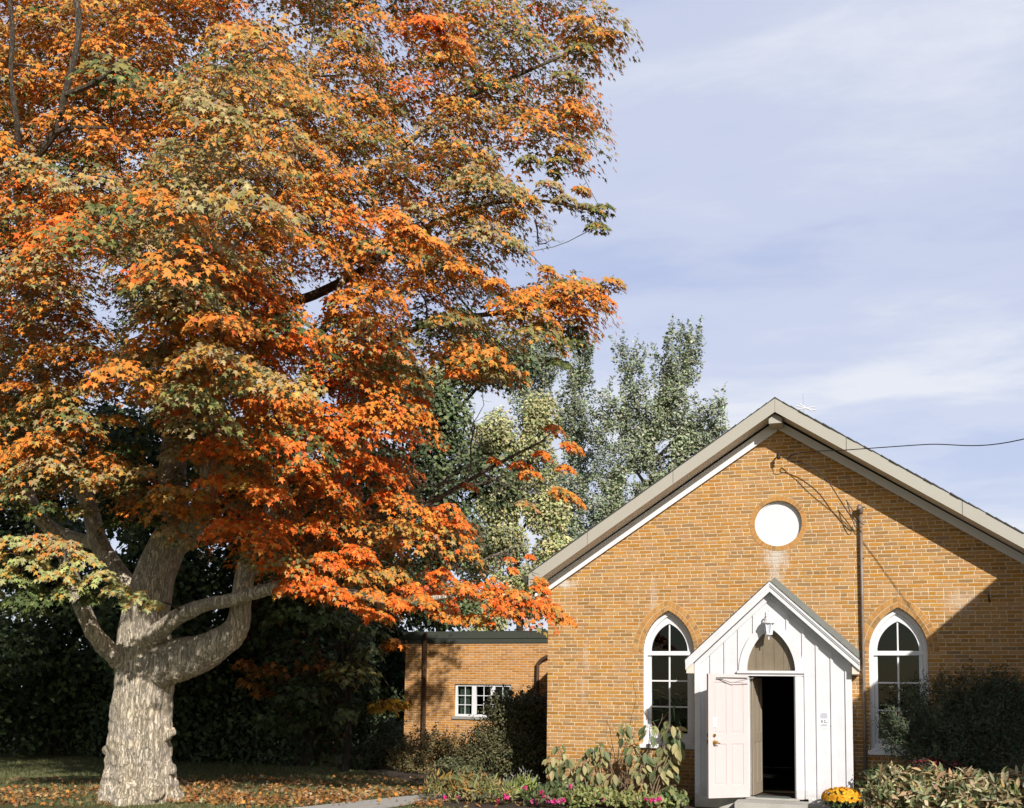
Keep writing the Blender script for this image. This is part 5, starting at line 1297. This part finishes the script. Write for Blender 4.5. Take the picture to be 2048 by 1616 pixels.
sd = thing('sedum_plant', 'sedum with flat dusty pink flower heads above the grassy clumps', 'plant', bs)
Cc = []
n = 260; a = rng.random(n)*6.28; q = np.sqrt(rng.random(n))*.35
link('foliage', leaf_mesh('foliage', bs+np.stack([np.cos(a)*q, np.sin(a)*q, rng.random(n)*.36], 1), randu(n)+np.array([0, 0, .6]), randu(n)+np.array([0, 0, .4]), rng.normal(.075, .015, n), pick([(.13, .16, .08), (.2, .22, .12)], n), T_OVAL), M_LEAFD, sd)
for x, y in ((935, 1560), (950, 1556), (962, 1552), (972, 1547), (970, 1558), (985, 1559), (978, 1563), (945, 1563)):
    p = at_y(x, y, -.6+random.uniform(-.12, .12)); n = 70
    a = rng.random(n)*6.28; q = np.sqrt(rng.random(n))*.065
    P = p+np.stack([np.cos(a)*q, np.sin(a)*q, -.18*q*q/.065+rng.normal(0, .006, n)], 1)
    o_ = link('flower_head', leaf_mesh('flower_head', P, randu(n)*.6+np.array([0, 0, 1.0]), randu(n), np.full(n, .03), pick([(.34, .16, .14), (.42, .2, .17)], n), T_DIAM), M_PETAL, sd)
    bb = MB(); bb.tube([p-_z*.01, p*np.array([1, 1, 0])+np.array([0, .05, .0])], .005, 5); bb.build('stem', M_STEM, o_)
# chrysanthemum pot
mp_ = at_y(1683, 1590, -1.45); mb_ = np.array([mp_[0], mp_[1], 0.])
mum = thing('chrysanthemum_pot', 'pot of golden yellow chrysanthemums beside the porch step', 'potted plant', mb_)
b = MB(); b.lathe(mb_, [(.10, 0), (.145, .20), (.16, .20), (.16, .235), (.14, .235), (.13, .19)], 20); b.build('pot', paint('green_pot', (.05, .09, .05), .5), mum, smooth=True)
Zc = np.array([mb_[0], mb_[1], .28]); RR = np.array([.29, .27, .17])
n = 500; d = randu(n); d[:, 2] = d[:, 2]*.7+.05
link('foliage', leaf_mesh('foliage', Zc+d*RR*rng.uniform(.6, .98, (n, 1))-_z*.03, d+randu(n)*.6, d+randu(n)*.6, rng.normal(.06, .012, n), pick([(.06, .09, .03), (.09, .12, .04)], n), T_OVAL), M_LEAFD, mum)
C, Nn, T, S, K = [], [], [], [], []
for i in range(330):
    d = randu(1)[0]; d[2] = abs(d[2])*.95-.12; d = unit(d); c = Zc+d*RR*1.02; u1 = unit(np.cross(d, randu(1)[0])); u2 = np.cross(d, u1)
    col = np.array(random.choice([(.86, .46, .03), (.88, .52, .05), (.80, .38, .02), (.70, .29, .02)]))
    for ringr, lift, k in ((.9, .15, 9), (.6, .55, 7), (.35, 1.0, 5)):
        for j in range(k):
            a = 2*math.pi*(j+random.random()*.5)/k; t_ = u1*math.cos(a)+u2*math.sin(a)
            C.append(c); T.append(t_*ringr+d*lift*.6); Nn.append(d-t_*.3*lift); S.append(.027*(.8+.4*random.random())); K.append(col*(.85+.3*random.random()))
link('blossoms', leaf_mesh('blossoms', np.array(C), np.array(Nn), np.array(T), np.array(S), np.array(K), T_OVAL), M_PETAL, mum)
# house plant seen through the left pointed window
hb = np.array([LW+.05, .52, .2])
hpn = thing('house_plant', 'spiky green house plant standing behind the panes of the left pointed window', 'plant', hb)
b = MB(); b.lathe(hb, [(.12, 0), (.17, .35), (.15, .35)], 14); b.build('pot', M_STONE, hpn)
n = 60; a = rng.random(n)*6.28; P = hb+np.stack([rng.normal(0, .06, n), rng.normal(0, .06, n), rng.uniform(.4, 1.7, n)], 1)
T = np.stack([np.cos(a)*.6, np.sin(a)*.6-.2, rng.uniform(.2, 1, n)], 1)
link('foliage', leaf_mesh('foliage', P, np.stack([np.cos(a), np.sin(a), np.ones(n)], 1), T, rng.uniform(.4, .75, n), pick([(.25, .36, .2), (.15, .26, .12)], n), (np.array([(-.03, 0, 0), (.03, 0, 0), (.035, .5, .02), (0, 1, -.2), (-.035, .5, .02)]), [(0, 1, 2), (0, 2, 4), (4, 2, 3)])), M_LEAF, hpn)
b = MB(); b.tube([hb+_z*.3, hb+_z*1.6], .02, 6); b.build('stem', M_STEM, hpn)

# ================================================================== GRASS and FALLEN LEAVES
def scatter_px(n, x0, x1, y0, y1, pw=1.0):
    P = []
    while len(P) < n:
        x = random.uniform(x0, x1); y = y0+(y1-y0)*random.random()**pw
        p = at_z(x, y, 0)
        P.append(p)
    return np.array(P)
def blocked(P):
    """keep clear of path, beds, trunk"""
    keep = np.ones(len(P), bool)
    for poly in (PL, BED):
        A = np.array([q[:2] for q in poly]); c = np.zeros(len(P), bool); j = len(A)-1
        for i in range(len(A)):
            cond = ((A[i, 1] > P[:, 1]) != (A[j, 1] > P[:, 1])) & (P[:, 0] < (A[j, 0]-A[i, 0])*(P[:, 1]-A[i, 1])/(A[j, 1]-A[i, 1]+1e-9)+A[i, 0])
            c ^= cond; j = i
        keep &= ~c
    return keep
P = np.stack([rng.uniform(-18, -4.5, 90000), rng.uniform(-5.2, 3.5, 90000), np.zeros(90000)], 1)
P = P[blocked(P)]; n = len(P)
T = np.array([0, 0, 1.])+rng.normal(0, .35, (n, 3)); 
gcol = pick([(.14, .165, .06), (.11, .135, .045), (.19, .20, .085), (.26, .23, .12)], n, .2)
bl_t = (np.array([(-.07, 0, 0), (.07, 0, 0), (0, 1, .25)]), [(0, 1, 2)])
tag(link('grass', leaf_mesh('grass', P, rng.normal(0, 1, (n, 3)), T, rng.uniform(.03, .075, n), gcol, bl_t), M_LEAFD), 'short lawn grass round the maple', 'grass', kind='stuff')
a1 = scatter_px(5200, 330, 860, 1555, 1606, .8); a2 = scatter_px(1500, 0, 230, 1560, 1616); a3 = scatter_px(1100, 820, 1120, 1600, 1616); a4 = scatter_px(700, 350, 700, 1600, 1616); a5 = scatter_px(160, 650, 880, 1590, 1616); a6 = scatter_px(500, 800, 1000, 1545, 1580)
P = np.concatenate([a1, a2, a3, a4, a5, a6]); nz = vnoise(P*np.array([.6, 1.1, 1]), 1.2, 3.3)
P = P[(nz > -.05) | (rng.random(len(P)) < .22)]
P = P[blocked(P) | (rng.random(len(P)) < .12)]; n = len(P)
P[:, 2] = rng.uniform(.025, .07, n)
tag(link('fallen_leaves', leaf_mesh('fallen_leaves', P, np.array([0, 0, 1.])+rng.normal(0, .55, (n, 3)), randu(n), rng.normal(.068, .018, n).clip(.03), pick([(.44, .18, .05), (.36, .19, .06), (.42, .28, .12), (.24, .12, .05), (.52, .22, .05), (.44, .33, .18), (.20, .11, .05)], n, .2), T_MAPLE), M_LEAFD), 'orange maple leaves fallen over the lawn and the bed edge', 'leaves', kind='stuff')
